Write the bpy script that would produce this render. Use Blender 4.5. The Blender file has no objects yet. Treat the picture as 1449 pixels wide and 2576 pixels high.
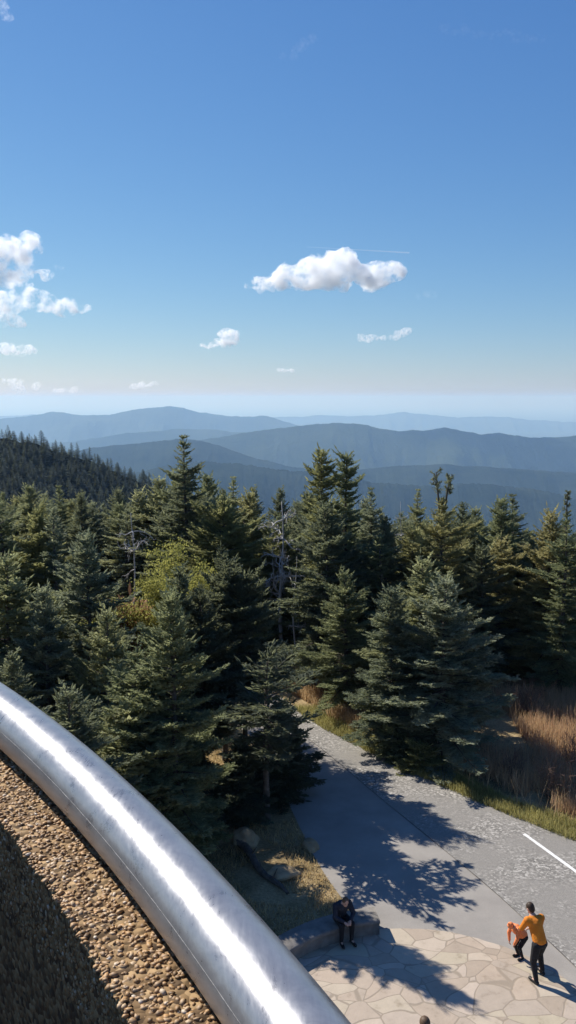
import bpy, bmesh, math, random
import numpy as np
from mathutils import Vector, Matrix, noise as mnoise

R = math.radians
scene = bpy.context.scene
col = scene.collection
random.seed(7)

# ------------------------------------------------------------------ camera
H = 11.5                      # eye height above the paved circle
F = 887.0                     # focal length in pixels of the 576 x 1024 frame
PITCH = R(7.32)
CP, SP = math.cos(PITCH), math.sin(PITCH)
cam_d = bpy.data.cameras.new('camera')
cam = bpy.data.objects.new('camera', cam_d)
col.objects.link(cam)
cam.location = (0, 0, H)
cam.rotation_euler = (math.pi / 2 - PITCH, 0, 0)
cam_d.sensor_fit = 'VERTICAL'
cam_d.sensor_height = 24.0
cam_d.lens = 24.0 * F / 1024.0
cam_d.clip_start = 0.05
cam_d.clip_end = 400000
scene.camera = cam
scene.render.resolution_x, scene.render.resolution_y = 576, 1024

K = 576.0 / 1449.0            # survey coordinates were read off a 1449 x 2576 print


def ray(du, dv):
    a, b = du * K - 288.0, 512.0 - dv * K
    return Vector((a, F * CP + b * SP, -F * SP + b * CP))


def at(du, dv, Y):            # the point of that sight line at distance Y
    d = ray(du, dv)
    return Vector((0, 0, H)) + d * (Y / d.y)


def gp(du, dv, z=0.0):        # the point of that sight line at height z
    d = ray(du, dv)
    return Vector((0, 0, H)) + d * ((z - H) / d.z)


# ------------------------------------------------------------------ helpers
def setp(o, label=None, cat=None, group=None, kind=None):
    if label: o['label'] = label
    if cat: o['category'] = cat
    if group: o['group'] = group
    if kind: o['kind'] = kind
    return o


def empty(name, loc=(0, 0, 0), rz=0.0):
    o = bpy.data.objects.new(name, None)
    o.empty_display_size = 0.2
    o.location = loc
    o.rotation_euler = (0, 0, rz)
    col.objects.link(o)
    return o


def mesh_np(name, verts, faces, mats, smooth=False, midx=None):
    """faces: (n,3) or (n,4) array"""
    verts = np.asarray(verts, dtype=np.float32)
    faces = np.asarray(faces, dtype=np.int32)
    me = bpy.data.meshes.new(name)
    k = faces.shape[1]
    me.vertices.add(len(verts))
    me.vertices.foreach_set('co', verts.ravel())
    me.loops.add(faces.size)
    me.loops.foreach_set('vertex_index', faces.ravel())
    me.polygons.add(len(faces))
    me.polygons.foreach_set('loop_start', np.arange(0, faces.size, k, dtype=np.int32))
    if not isinstance(mats, (list, tuple)): mats = [mats]
    for m in mats: me.materials.append(m)
    if midx is not None:
        me.polygons.foreach_set('material_index', np.asarray(midx, dtype=np.int32))
    if smooth:
        me.polygons.foreach_set('use_smooth', np.ones(len(faces), dtype=bool))
    me.update(calc_edges=True)
    me.validate()
    return me


def obj(name, me, parent=None, loc=None):
    o = bpy.data.objects.new(name, me)
    col.objects.link(o)
    if parent is not None: o.parent = parent
    if loc is not None: o.location = loc
    return o


def bm_obj(name, bm, mat, parent=None, smooth=False):
    me = bpy.data.meshes.new(name)
    if smooth:
        for f in bm.faces: f.smooth = True
    bm.to_mesh(me); bm.free()
    me.materials.append(mat)
    return obj(name, me, parent)


def copy_tree(root):
    c = root.copy(); col.objects.link(c)
    for ch in root.children:
        d = ch.copy(); col.objects.link(d); d.parent = c
        for g in ch.children:
            e = g.copy(); col.objects.link(e); e.parent = d
    return c


def tube(path, radii, sides=8, cap=True):
    """verts, quads of a tapered tube along a list of points"""
    P = [Vector(p) for p in path]
    V, Q = [], []
    n = len(P)
    for i, p in enumerate(P):
        t = (P[min(i + 1, n - 1)] - P[max(i - 1, 0)]).normalized()
        ref = Vector((0, 0, 1)) if abs(t.z) < 0.9 else Vector((1, 0, 0))
        a = t.cross(ref).normalized(); b = t.cross(a)
        r = radii[i] if hasattr(radii, '__len__') else radii
        for k in range(sides):
            w = 2 * math.pi * k / sides
            V.append(p + a * (r * math.cos(w)) + b * (r * math.sin(w)))
    for i in range(n - 1):
        for k in range(sides):
            k2 = (k + 1) % sides
            Q.append((i * sides + k, i * sides + k2, (i + 1) * sides + k2, (i + 1) * sides + k))
    if cap:
        for base in (0, (n - 1) * sides):
            V.append(P[0] if base == 0 else P[-1])
            c = len(V) - 1
            for k in range(0, sides, 2):
                Q.append((base + k, base + (k + 1) % sides, base + (k + 2) % sides, c))
    return V, Q


# ------------------------------------------------------------------ materials
def new_mat(name):
    m = bpy.data.materials.new(name); m.use_nodes = True
    nt = m.node_tree
    for n in list(nt.nodes): nt.nodes.remove(n)
    out = nt.nodes.new('ShaderNodeOutputMaterial')
    return m, nt, out


def N(nt, typ, **kw):
    n = nt.nodes.new(typ)
    for k, v in kw.items():
        if k in n.inputs: n.inputs[k].default_value = v
        else: setattr(n, k, v)
    return n


def rgba(c): return (c[0], c[1], c[2], 1.0)


def ramp(nt, fac, stops):
    r = nt.nodes.new('ShaderNodeValToRGB')
    el = r.color_ramp.elements
    while len(el) < len(stops): el.new(0.5)
    for e, (p, c) in zip(el, stops):
        e.position = p; e.color = rgba(c)
    nt.links.new(fac, r.inputs[0])
    return r.outputs[0]


def noise_fac(nt, scale, detail=4, rough=0.55, coord='Object', vec=None, dist=0.0):
    if vec is None:
        tc = nt.nodes.new('ShaderNodeTexCoord'); vec = tc.outputs[coord]
    n = N(nt, 'ShaderNodeTexNoise', Scale=scale, Detail=detail, Roughness=rough, Distortion=dist)
    nt.links.new(vec, n.inputs['Vector'])
    return n.outputs['Fac']


def mix_col(nt, a, b, fac):
    m = nt.nodes.new('ShaderNodeMix'); m.data_type = 'RGBA'
    for val, idx in ((a, 6), (b, 7)):
        if isinstance(val, tuple): m.inputs[idx].default_value = rgba(val)
        else: nt.links.new(val, m.inputs[idx])
    if isinstance(fac, (int, float)): m.inputs[0].default_value = fac
    else: nt.links.new(fac, m.inputs[0])
    return m.outputs[2]


def simple(name, c1, c2, scale=8, rough=0.85, bump=0.0, bscale=30, metallic=0.0, spec=0.3):
    m, nt, out = new_mat(name)
    b = N(nt, 'ShaderNodeBsdfPrincipled', Roughness=rough, Metallic=metallic)
    b.inputs['Specular IOR Level'].default_value = spec
    c = ramp(nt, noise_fac(nt, scale), [(0.3, c1), (0.7, c2)])
    nt.links.new(c, b.inputs['Base Color'])
    if bump:
        bp = N(nt, 'ShaderNodeBump', Strength=bump, Distance=0.02)
        nt.links.new(noise_fac(nt, bscale, 6), bp.inputs['Height'])
        nt.links.new(bp.outputs[0], b.inputs['Normal'])
    nt.links.new(b.outputs[0], out.inputs[0])
    return m


def foliage(name, dark, light, trans=0.48, scale=1.2, hue=0.02):
    """needle / leaf material: colour wanders through the crown and from tree to tree"""
    m, nt, out = new_mat(name)
    oi = nt.nodes.new('ShaderNodeObjectInfo')
    geo = nt.nodes.new('ShaderNodeNewGeometry')
    n1 = noise_fac(nt, scale, 5, 0.65)
    ad = N(nt, 'ShaderNodeMath', operation='MULTIPLY_ADD')
    nt.links.new(geo.outputs['Random Per Island'], ad.inputs[0]); ad.inputs[1].default_value = 0.45
    nt.links.new(n1, ad.inputs[2])
    sb = N(nt, 'ShaderNodeMath', operation='SUBTRACT'); sb.inputs[1].default_value = 0.2
    nt.links.new(ad.outputs[0], sb.inputs[0])
    c = ramp(nt, sb.outputs[0], [(0.25, dark), (0.72, light)])
    hs = nt.nodes.new('ShaderNodeHueSaturation')
    mp = N(nt, 'ShaderNodeMapRange'); nt.links.new(oi.outputs['Random'], mp.inputs[0])
    mp.inputs[3].default_value = 0.5 - hue; mp.inputs[4].default_value = 0.5 + hue
    nt.links.new(mp.outputs[0], hs.inputs['Hue'])
    mv = N(nt, 'ShaderNodeMapRange'); nt.links.new(oi.outputs['Random'], mv.inputs[0])
    mv.inputs[3].default_value = 1.2; mv.inputs[4].default_value = 0.8
    nt.links.new(mv.outputs[0], hs.inputs['Value'])
    nt.links.new(c, hs.inputs['Color'])
    d = N(nt, 'ShaderNodeBsdfPrincipled', Roughness=0.75)
    d.inputs['Specular IOR Level'].default_value = 0.15
    nt.links.new(hs.outputs[0], d.inputs['Base Color'])
    tb = mix_col(nt, hs.outputs[0], (1.0, 1.0, 0.45), 0.14)
    t = N(nt, 'ShaderNodeBsdfTranslucent'); nt.links.new(tb, t.inputs['Color'])
    mx = N(nt, 'ShaderNodeMixShader'); mx.inputs[0].default_value = trans
    nt.links.new(d.outputs[0], mx.inputs[1]); nt.links.new(t.outputs[0], mx.inputs[2])
    nt.links.new(mx.outputs[0], out.inputs[0])
    return m


M = {}
M['needle'] = foliage('fir_needles', (0.124, 0.142, 0.072), (0.292, 0.31, 0.168))
M['needle_blue'] = foliage('blue_green_needles', (0.11, 0.135, 0.095), (0.258, 0.285, 0.194))
M['needle_olive'] = foliage('olive_needles', (0.155, 0.155, 0.066), (0.345, 0.325, 0.142))
M['needle_dark'] = foliage('dark_needles', (0.076, 0.094, 0.064), (0.176, 0.202, 0.13))
M['needle_deep'] = foliage('deep_fir_needles', (0.040, 0.054, 0.040), (0.100, 0.120, 0.082))
M['needle_rust'] = foliage('rusty_needles', (0.20, 0.10, 0.045), (0.42, 0.24, 0.12), 0.25)
M['leaf_yellow'] = foliage('yellow_green_leaves', (0.13, 0.14, 0.022), (0.32, 0.30, 0.055), 0.5)
M['bark'] = simple('grey_brown_bark', (0.05, 0.04, 0.032), (0.13, 0.11, 0.09), 9, 0.95, 0.6, 40)
M['snag'] = simple('weathered_wood', (0.30, 0.28, 0.25), (0.55, 0.52, 0.48), 6, 0.9, 0.4, 30)
M['cone'] = simple('fir_cones', (0.035, 0.034, 0.026), (0.10, 0.09, 0.06), 30, 0.9)
M['grass_tan'] = foliage('dry_tan_grass', (0.30, 0.20, 0.10), (0.64, 0.46, 0.25), 0.4, 0.7, 0.01)
M['grass_rust'] = foliage('dry_rusty_grass', (0.34, 0.20, 0.115), (0.66, 0.44, 0.27), 0.4, 0.9, 0.01)
M['grass_green'] = foliage('olive_verge_grass', (0.20, 0.175, 0.055), (0.55, 0.48, 0.19), 0.35, 0.6, 0.01)
M['twig'] = simple('bare_twigs', (0.10, 0.06, 0.045), (0.26, 0.17, 0.12), 5, 0.9)


def ground_mat():
    m, nt, out = new_mat('forest_floor')
    b = N(nt, 'ShaderNodeBsdfPrincipled', Roughness=0.95)
    b.inputs['Specular IOR Level'].default_value = 0.1
    c1 = ramp(nt, noise_fac(nt, 0.55, 6, 0.6), [(0.32, (0.14, 0.125, 0.06)), (0.44, (0.32, 0.24, 0.125)), (0.56, (0.50, 0.38, 0.21)), (0.75, (0.22, 0.19, 0.085))])
    c2 = ramp(nt, noise_fac(nt, 14, 5, 0.7), [(0.3, (0.45, 0.42, 0.38)), (0.7, (1.0, 1.0, 1.0))])
    mm = nt.nodes.new('ShaderNodeMix'); mm.data_type = 'RGBA'; mm.blend_type = 'MULTIPLY'; mm.inputs[0].default_value = 1.0
    nt.links.new(c1, mm.inputs[6]); nt.links.new(c2, mm.inputs[7])
    nt.links.new(mm.outputs[2], b.inputs['Base Color'])
    bp = N(nt, 'ShaderNodeBump', Strength=0.8, Distance=0.06)
    nt.links.new(noise_fac(nt, 12, 8, 0.65), bp.inputs['Height'])
    nt.links.new(bp.outputs[0], b.inputs['Normal'])
    nt.links.new(b.outputs[0], out.inputs[0])
    return m


def chipseal_mat():
    m, nt, out = new_mat('chip_seal_asphalt')
    b = N(nt, 'ShaderNodeBsdfPrincipled', Roughness=0.9)
    tc = nt.nodes.new('ShaderNodeTexCoord')
    v = N(nt, 'ShaderNodeTexVoronoi', Scale=20.0); nt.links.new(tc.outputs['Object'], v.inputs['Vector'])
    sep = nt.nodes.new('ShaderNodeSeparateColor'); nt.links.new(v.outputs['Color'], sep.inputs[0])
    chips = ramp(nt, sep.outputs[0], [(0.0, (0.12, 0.112, 0.098)), (0.5, (0.22, 0.204, 0.178)), (0.8, (0.32, 0.297, 0.262)), (1.0, (0.50, 0.468, 0.415))])
    fine = ramp(nt, noise_fac(nt, 60, 3, 0.7), [(0.3, (0.15, 0.139, 0.122)), (0.7, (0.31, 0.287, 0.252))])
    big = noise_fac(nt, 0.45, 4, 0.6)
    rmp = N(nt, 'ShaderNodeMapRange'); nt.links.new(big, rmp.inputs[0])
    rmp.inputs[1].default_value = 0.4; rmp.inputs[2].default_value = 0.62
    c = mix_col(nt, fine, chips, rmp.outputs[0])
    nt.links.new(c, b.inputs['Base Color'])
    bp = N(nt, 'ShaderNodeBump', Strength=0.5, Distance=0.015)
    nt.links.new(noise_fac(nt, 45, 4, 0.7), bp.inputs['Height']); nt.links.new(bp.outputs[0], b.inputs['Normal'])
    nt.links.new(b.outputs[0], out.inputs[0])
    return m


def concrete_mat():
    m, nt, out = new_mat('worn_concrete')
    b = N(nt, 'ShaderNodeBsdfPrincipled', Roughness=0.9)
    c = ramp(nt, noise_fac(nt, 0.9, 6, 0.6), [(0.3, (0.25, 0.228, 0.20)), (0.7, (0.34, 0.31, 0.27))])
    f = ramp(nt, noise_fac(nt, 50, 3, 0.6), [(0.3, (0.85, 0.85, 0.85)), (0.7, (1, 1, 1))])
    mm = nt.nodes.new('ShaderNodeMix'); mm.data_type = 'RGBA'; mm.blend_type = 'MULTIPLY'; mm.inputs[0].default_value = 1.0
    nt.links.new(c, mm.inputs[6]); nt.links.new(f, mm.inputs[7])
    nt.links.new(mm.outputs[2], b.inputs['Base Color'])
    nt.links.new(b.outputs[0], out.inputs[0])
    return m


def flagstone_mat():
    m, nt, out = new_mat('flagstone_paving')
    b = N(nt, 'ShaderNodeBsdfPrincipled', Roughness=0.85)
    tc = nt.nodes.new('ShaderNodeTexCoord')
    wob = N(nt, 'ShaderNodeTexNoise', Scale=1.6, Detail=2.0); nt.links.new(tc.outputs['Object'], wob.inputs['Vector'])
    vm = N(nt, 'ShaderNodeVectorMath', operation='MULTIPLY_ADD')
    nt.links.new(wob.outputs['Color'], vm.inputs[0]); vm.inputs[1].default_value = (0.08, 0.08, 0)
    low = N(nt, 'ShaderNodeTexNoise', Scale=0.55, Detail=1.0); nt.links.new(tc.outputs['Object'], low.inputs['Vector'])
    v0 = N(nt, 'ShaderNodeVectorMath', operation='MULTIPLY_ADD')
    nt.links.new(low.outputs['Color'], v0.inputs[0]); v0.inputs[1].default_value = (1.5, 1.5, 0); nt.links.new(tc.outputs['Object'], v0.inputs[2])
    mpf = nt.nodes.new('ShaderNodeMapping'); mpf.inputs['Scale'].default_value = (0.85, 1.2, 1); mpf.inputs['Rotation'].default_value = (0, 0, 0.5)
    nt.links.new(v0.outputs[0], mpf.inputs['Vector'])
    nt.links.new(mpf.outputs[0], vm.inputs[2])
    e = N(nt, 'ShaderNodeTexVoronoi', Scale=1.95, feature='DISTANCE_TO_EDGE'); nt.links.new(vm.outputs[0], e.inputs['Vector'])
    v = N(nt, 'ShaderNodeTexVoronoi', Scale=1.95); nt.links.new(vm.outputs[0], v.inputs['Vector'])
    e.inputs['Randomness'].default_value = 0.95; v.inputs['Randomness'].default_value = 0.95
    sep = nt.nodes.new('ShaderNodeSeparateColor'); nt.links.new(v.outputs['Color'], sep.inputs[0])
    stone = ramp(nt, sep.outputs[0], [(0.0, (0.34, 0.275, 0.21)), (0.25, (0.43, 0.345, 0.265)), (0.5, (0.38, 0.315, 0.25)), (0.75, (0.48, 0.395, 0.315)), (1.0, (0.42, 0.36, 0.26))])
    mott = ramp(nt, noise_fac(nt, 3.5, 7, 0.65), [(0.28, (0.66, 0.63, 0.58)), (0.42, (0.95, 0.94, 0.92)), (0.7, (1.06, 1.05, 1.03))])
    mm = nt.nodes.new('ShaderNodeMix'); mm.data_type = 'RGBA'; mm.blend_type = 'MULTIPLY'; mm.inputs[0].default_value = 1.0
    nt.links.new(stone, mm.inputs[6]); nt.links.new(mott, mm.inputs[7])
    jn = noise_fac(nt, 5, 3, 0.6)
    jw = N(nt, 'ShaderNodeMath', operation='MULTIPLY_ADD'); nt.links.new(jn, jw.inputs[0]); jw.inputs[1].default_value = 0.05; jw.inputs[2].default_value = 0.004
    lt = N(nt, 'ShaderNodeMapRange'); nt.links.new(e.outputs['Distance'], lt.inputs[0])
    lt.inputs[1].default_value = 0.012; nt.links.new(jw.outputs[0], lt.inputs[2])
    c = mix_col(nt, (0.285, 0.23, 0.17), mm.outputs[2], lt.outputs[0])
    nt.links.new(c, b.inputs['Base Color'])
    bp = N(nt, 'ShaderNodeBump', Strength=0.25, Distance=0.012)
    nt.links.new(lt.outputs[0], bp.inputs['Height'])
    b2 = N(nt, 'ShaderNodeBump', Strength=0.25, Distance=0.02)
    nt.links.new(noise_fac(nt, 18, 5, 0.6), b2.inputs['Height']); nt.links.new(bp.outputs[0], b2.inputs['Normal'])
    nt.links.new(b2.outputs[0], b.inputs['Normal'])
    nt.links.new(b.outputs[0], out.inputs[0])
    return m


def steel_mat():
    m, nt, out = new_mat('worn_handrail_metal')
    b = N(nt, 'ShaderNodeBsdfPrincipled', Metallic=0.62)
    tc = nt.nodes.new('ShaderNodeTexCoord')

    def streaks(scale, rot, thr=None):
        mp = nt.nodes.new('ShaderNodeMapping'); mp.inputs['Scale'].default_value = scale; mp.inputs['Rotation'].default_value = rot
        nt.links.new(tc.outputs['Object'], mp.inputs['Vector'])
        g_ = N(nt, 'ShaderNodeTexNoise', Scale=1.0, Detail=4.0, Roughness=0.6); nt.links.new(mp.outputs[0], g_.inputs['Vector'])
        return g_.outputs['Fac']
    smear = noise_fac(nt, 16, 7, 0.72, dist=1.2)          # hand polish and grime
    s1 = streaks((420, 40, 420), (0.2, 0.4, 1.1)); s2 = streaks((500, 60, 500), (0.5, -0.3, -0.2))
    ad = N(nt, 'ShaderNodeMath', operation='ADD'); nt.links.new(s1, ad.inputs[0]); nt.links.new(s2, ad.inputs[1])
    ha = N(nt, 'ShaderNodeMath', operation='MULTIPLY_ADD'); nt.links.new(ad.outputs[0], ha.inputs[0]); ha.inputs[1].default_value = 0.25
    nt.links.new(smear, ha.inputs[2])
    rr = N(nt, 'ShaderNodeMapRange'); nt.links.new(ha.outputs[0], rr.inputs[0])
    rr.inputs[1].default_value = 0.55; rr.inputs[2].default_value = 0.95
    rr.inputs[3].default_value = 0.24; rr.inputs[4].default_value = 0.38
    nt.links.new(rr.outputs[0], b.inputs['Roughness'])
    tint = ramp(nt, ha.outputs[0], [(0.48, (0.15, 0.148, 0.155)), (0.66, (0.30, 0.296, 0.305)), (0.95, (0.40, 0.396, 0.40))])
    nt.links.new(tint, b.inputs['Base Color'])
    bp = N(nt, 'ShaderNodeBump', Strength=0.05, Distance=0.0006)
    nt.links.new(ad.outputs[0], bp.inputs['Height'])
    b2 = N(nt, 'ShaderNodeBump', Strength=0.12, Distance=0.004)
    nt.links.new(noise_fac(nt, 20, 4, 0.55), b2.inputs['Height']); nt.links.new(bp.outputs[0], b2.inputs['Normal'])
    nt.links.new(b2.outputs[0], b.inputs['Normal'])
    nt.links.new(b.outputs[0], out.inputs[0])
    return m


def aggregate_mat(name, stone=True):
    m, nt, out = new_mat(name)
    b = N(nt, 'ShaderNodeBsdfPrincipled', Roughness=0.6 if stone else 0.95)
    geo = nt.nodes.new('ShaderNodeNewGeometry')
    if stone:
        c = ramp(nt, geo.outputs['Random Per Island'], [(0.0, (0.13, 0.070, 0.026)), (0.25, (0.29, 0.165, 0.064)), (0.5, (0.44, 0.255, 0.105)),
                                                          (0.75, (0.30, 0.186, 0.094)), (0.92, (0.46, 0.32, 0.18)), (1.0, (0.58, 0.49, 0.38))])
    else:
        tc = nt.nodes.new('ShaderNodeTexCoord')
        v = N(nt, 'ShaderNodeTexVoronoi', Scale=130.0); nt.links.new(tc.outputs['Object'], v.inputs['Vector'])
        sep = nt.nodes.new('ShaderNodeSeparateColor'); nt.links.new(v.outputs['Color'], sep.inputs[0])
        c = ramp(nt, sep.outputs[0], [(0.0, (0.07, 0.04, 0.018)), (0.5, (0.20, 0.12, 0.05)), (1.0, (0.36, 0.24, 0.12))])
        bp = N(nt, 'ShaderNodeBump', Strength=1.0, Distance=0.004, invert=True)
        nt.links.new(v.outputs['Distance'], bp.inputs['Height']); nt.links.new(bp.outputs[0], b.inputs['Normal'])
    nt.links.new(c, b.inputs['Base Color'])
    nt.links.new(b.outputs[0], out.inputs[0])
    return m


def hill_mat(name, dark, light, s1, s2, bdist):
    m, nt, out = new_mat(name)
    b = N(nt, 'ShaderNodeBsdfPrincipled', Roughness=1.0)
    b.inputs['Specular IOR Level'].default_value = 0.0
    n1 = noise_fac(nt, s1, 8, 0.7)
    c = ramp(nt, n1, [(0.35, dark), (0.65, light)])
    nt.links.new(c, b.inputs['Base Color'])
    bp = N(nt, 'ShaderNodeBump', Strength=1.0, Distance=bdist)
    nt.links.new(noise_fac(nt, s2, 8, 0.75), bp.inputs['Height']); nt.links.new(bp.outputs[0], b.inputs['Normal'])
    nt.links.new(b.outputs[0], out.inputs[0])
    return m


M['ground'] = ground_mat()
M['chip'] = chipseal_mat()
M['concrete'] = concrete_mat()
M['flag'] = flagstone_mat()
M['steel'] = steel_mat()
M['pebble'] = aggregate_mat('gravel_pebbles', True)
M['mortar'] = aggregate_mat('aggregate_concrete', False)
M['deck'] = simple('low_bounce_deck', (0.035, 0.036, 0.036), (0.06, 0.06, 0.058), 6, 0.9)  # unseen floor, darkened to cut bounce light onto the parapet's inner face
M['weld'] = simple('weld_bead', (0.12, 0.115, 0.115), (0.26, 0.255, 0.25), 40, 0.7, 0.3, 80, metallic=0.2)
M['paint'] = simple('white_road_paint', (0.62, 0.61, 0.57), (0.80, 0.79, 0.75), 14, 0.8, 0.2, 60)
M['wallstone'] = simple('grey_seat_stone', (0.13, 0.12, 0.108), (0.23, 0.212, 0.188), 5, 0.9, 0.5, 20)
M['rock'] = simple('tan_boulder', (0.22, 0.16, 0.09), (0.42, 0.32, 0.19), 3, 0.95, 0.8, 12)

# ------------------------------------------------------------------ world, sun
SUN_EL, SUN_AZ = R(40), R(-50)      # azimuth from +Y, negative = to the left
w = bpy.data.worlds.new('World'); scene.world = w; w.use_nodes = True
wn = w.node_tree
bg = wn.nodes['Background']
sky = wn.nodes.new('ShaderNodeTexSky')
sky.sky_type = 'NISHITA'; sky.sun_disc = False
sky.sun_elevation = SUN_EL; sky.sun_rotation = SUN_AZ
sky.altitude = 2000; sky.air_density = 1.3; sky.dust_density = 0.5; sky.ozone_density = 4.0
# tone response of the sky: one exponent and gain per channel
sp = wn.nodes.new('ShaderNodeSeparateColor'); cb = wn.nodes.new('ShaderNodeCombineColor')
wn.links.new(sky.outputs[0], sp.inputs[0])
for i, (gain, pw) in enumerate(((0.405, 1.12), (0.686, 0.906), (1.514, 0.607))):
    a = N(wn, 'ShaderNodeMath', operation='POWER'); a.inputs[1].default_value = pw
    b = N(wn, 'ShaderNodeMath', operation='MULTIPLY'); b.inputs[1].default_value = gain
    wn.links.new(sp.outputs[i], a.inputs[0]); wn.links.new(a.outputs[0], b.inputs[0]); wn.links.new(b.outputs[0], cb.inputs[i])
wn.links.new(cb.outputs[0], bg.inputs[0]); bg.inputs[1].default_value = 0.1
sd = bpy.data.lights.new('sun', 'SUN'); sd.energy = 5.0; sd.angle = R(0.5); sd.color = (1.0, 0.95, 0.87)
so = bpy.data.objects.new('sun', sd); col.objects.link(so)
sdir = Vector((math.sin(SUN_AZ) * math.cos(SUN_EL), math.cos(SUN_AZ) * math.cos(SUN_EL), math.sin(SUN_EL)))
so.rotation_euler = sdir.to_track_quat('Z', 'Y').to_euler()
so.location = (-30, 30, 60)
scene.view_settings.view_transform = 'Standard'
scene.view_settings.look = 'None'
scene.view_settings.exposure = 0.5
scene.view_settings.gamma = 1.0
cy = scene.cycles
cy.max_bounces = 16; cy.diffuse_bounces = 6; cy.glossy_bounces = 3; cy.transmission_bounces = 5
cy.volume_bounces = 14; cy.transparent_max_bounces = 8
cy.use_denoising = True
cy.caustics_reflective = False; cy.caustics_refractive = False


# ------------------------------------------------------------------ near ground
def g(x, y):
    """height of the ground near the tower: a flat knoll that falls away behind the first rows of trees"""
    r = math.hypot(x * 0.8, max(0.0, y - 8))
    d = max(0.0, r - 38.0)
    return -0.10 * d - 0.0016 * d * d


def ground_mesh():
    xs = np.sign(np.linspace(-1, 1, 161)) * np.abs(np.linspace(-1, 1, 161)) ** 1.8 * 330
    ys = np.concatenate([np.linspace(-60, 60, 121), 60 + 340 * np.linspace(0.01, 1, 60) ** 1.6])
    V = []
    for y in ys:
        for x in xs:
            z = g(x, y)
            rr = max(0.0, math.hypot(x, y - 12) - 36)
            z += min(1.0, rr / 20) * (0.5 * mnoise.noise(Vector((x * 0.15, y * 0.15, 0))))
            V.append((x, y, max(z, -330)))
    nx = len(xs); Q = []
    for j in range(len(ys) - 1):
        for i in range(nx - 1):
            a = j * nx + i
            Q.append((a, a + 1, a + nx + 1, a + nx))
    return mesh_np('ground', V, Q, M['ground'], smooth=True)


setp(obj('ground', ground_mesh()), kind='structure')


def ribbon(L, Rr, z, n=60, m=6):
    """surface between two polylines (resampled)"""
    def res(P):
        P = [Vector((p[0], p[1], 0)) for p in P]
        # Catmull-Rom
        out = []
        for i in range(len(P) - 1):
            p0, p1, p2, p3 = P[max(i - 1, 0)], P[i], P[i + 1], P[min(i + 2, len(P) - 1)]
            for k in range(12):
                t = k / 12
                out.append(0.5 * ((2 * p1) + (p2 - p0) * t + (2 * p0 - 5 * p1 + 4 * p2 - p3) * t * t + (3 * p1 - p0 - 3 * p2 + p3) * t ** 3))
        out.append(P[-1])
        d = [0]
        for a, b in zip(out, out[1:]): d.append(d[-1] + (b - a).length)
        r = []
        for k in range(n):
            s = d[-1] * k / (n - 1)
            i = max(0, min(len(d) - 2, next((q for q in range(len(d) - 1) if d[q + 1] >= s), len(d) - 2)))
            t = (s - d[i]) / max(1e-6, d[i + 1] - d[i])
            r.append(out[i].lerp(out[i + 1], t))
        return r
    A, B = res(L), res(Rr)
    V = []
    for a, b in zip(A, B):
        for k in range(m):
            p = a.lerp(b, k / (m - 1))
            V.append((p.x, p.y, z + max(g(p.x, p.y), -50)))
    Q = []
    for j in range(n - 1):
        for k in range(m - 1):
            q = j * m + k
            Q.append((q, q + 1, q + m + 1, q + m))
    return V, Q, A, B


road_left = [(7.3, 11.5), (6.6, 14.2), (5.87, 16.7), (5.2, 18.55), (4.55, 20.2), (2.6, 24.6), (0.5, 29.3), (-1.6, 32.4), (-5, 35.8), (-10, 38.6), (-20, 41)]
road_right = [(12.5, 14.5), (11.2, 17.0), (9.3, 19.9), (7.6, 21.9), (5.5, 24.2), (2.9, 27.6), (1.0, 30.4), (-0.6, 33.6), (-4.4, 37.6), (-10, 41.2), (-20, 44)]
V, Q, RL, RR = ribbon(road_left, road_right, 0.012)
setp(obj('road', mesh_np('road', V, Q, M['chip'], True)), kind='structure')
# the smoother concrete margin between the lawn and the chip seal
conc_left = [(1.9, 11.5), (2.1, 17.0), (1.5, 18.6), (0.75, 20.8), (-0.3, 25.5), (-1.2, 29.0), (-2.9, 31.6), (-6, 34.6), (-10.4, 37.2), (-20, 39.6)]
V, Q, CL, CR = ribbon(conc_left, road_left, 0.005)
setp(obj('path', mesh_np('path', V, Q, M['concrete'], True)), kind='structure')
# open seam between the two surfaces
V, Q = [], []
for i, p in enumerate(RL):
    t = (RL[min(i + 1, len(RL) - 1)] - RL[max(i - 1, 0)]).normalized(); nrm = Vector((-t.y, t.x, 0))
    wv = 0.008 + 0.005 * math.sin(i * 1.7)
    V += [p + nrm * wv + Vector((0, 0, 0.0165)), p - nrm * wv + Vector((0, 0, 0.0165))]
Q = [(2 * i, 2 * i + 1, 2 * i + 3, 2 * i + 2) for i in range(len(RL) - 1)]
M['seam'] = simple('seam_tar', (0.06, 0.056, 0.05), (0.13, 0.12, 0.11), 10)
setp(obj('road_seam', mesh_np('road_seam', V, Q, M['seam'])), kind='structure')
# painted stripe
A0, A1 = gp(1318, 2099), gp(1452, 2196)
dv = (A1 - A0).normalized(); nv = Vector((-dv.y, dv.x, 0))
V, Q = [], []
for i in range(25):
    p = A0.lerp(A1, i / 24 * 1.25)
    hw = 0.05 + 0.008 * mnoise.noise(Vector((i * 0.6, 0, 0)))
    V += [(p + nv * hw)[:2] + (0.018,), (p - nv * hw)[:2] + (0.018,)]
Q = [(2 * i, 2 * i + 1, 2 * i + 3, 2 * i + 2) for i in range(24)]
setp(obj('road_marking', mesh_np('road_marking', V, Q, M['paint'])), kind='structure')
# flagstone circle at the foot of the tower
PC, PR = Vector((2.5, 14.5, 0)), 3.55
bm = bmesh.new()
pts = []
for k in range(61):
    a = R(-8) + R(196) * k / 60
    rr = PR + 0.05 * mnoise.noise(Vector((k * 0.5, 3, 0)))
    pts.append((PC.x + rr * math.cos(a), PC.y + rr * math.sin(a), 0.019))
pts += [(-3.2, 10, 0.019), (-4, 3, 0.019), (6.8, 3, 0.019), (6.3, 12, 0.019)]
bm.faces.new([bm.verts.new(p) for p in pts])
setp(bm_obj('plaza', bm, M['flag']), kind='structure')

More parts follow.
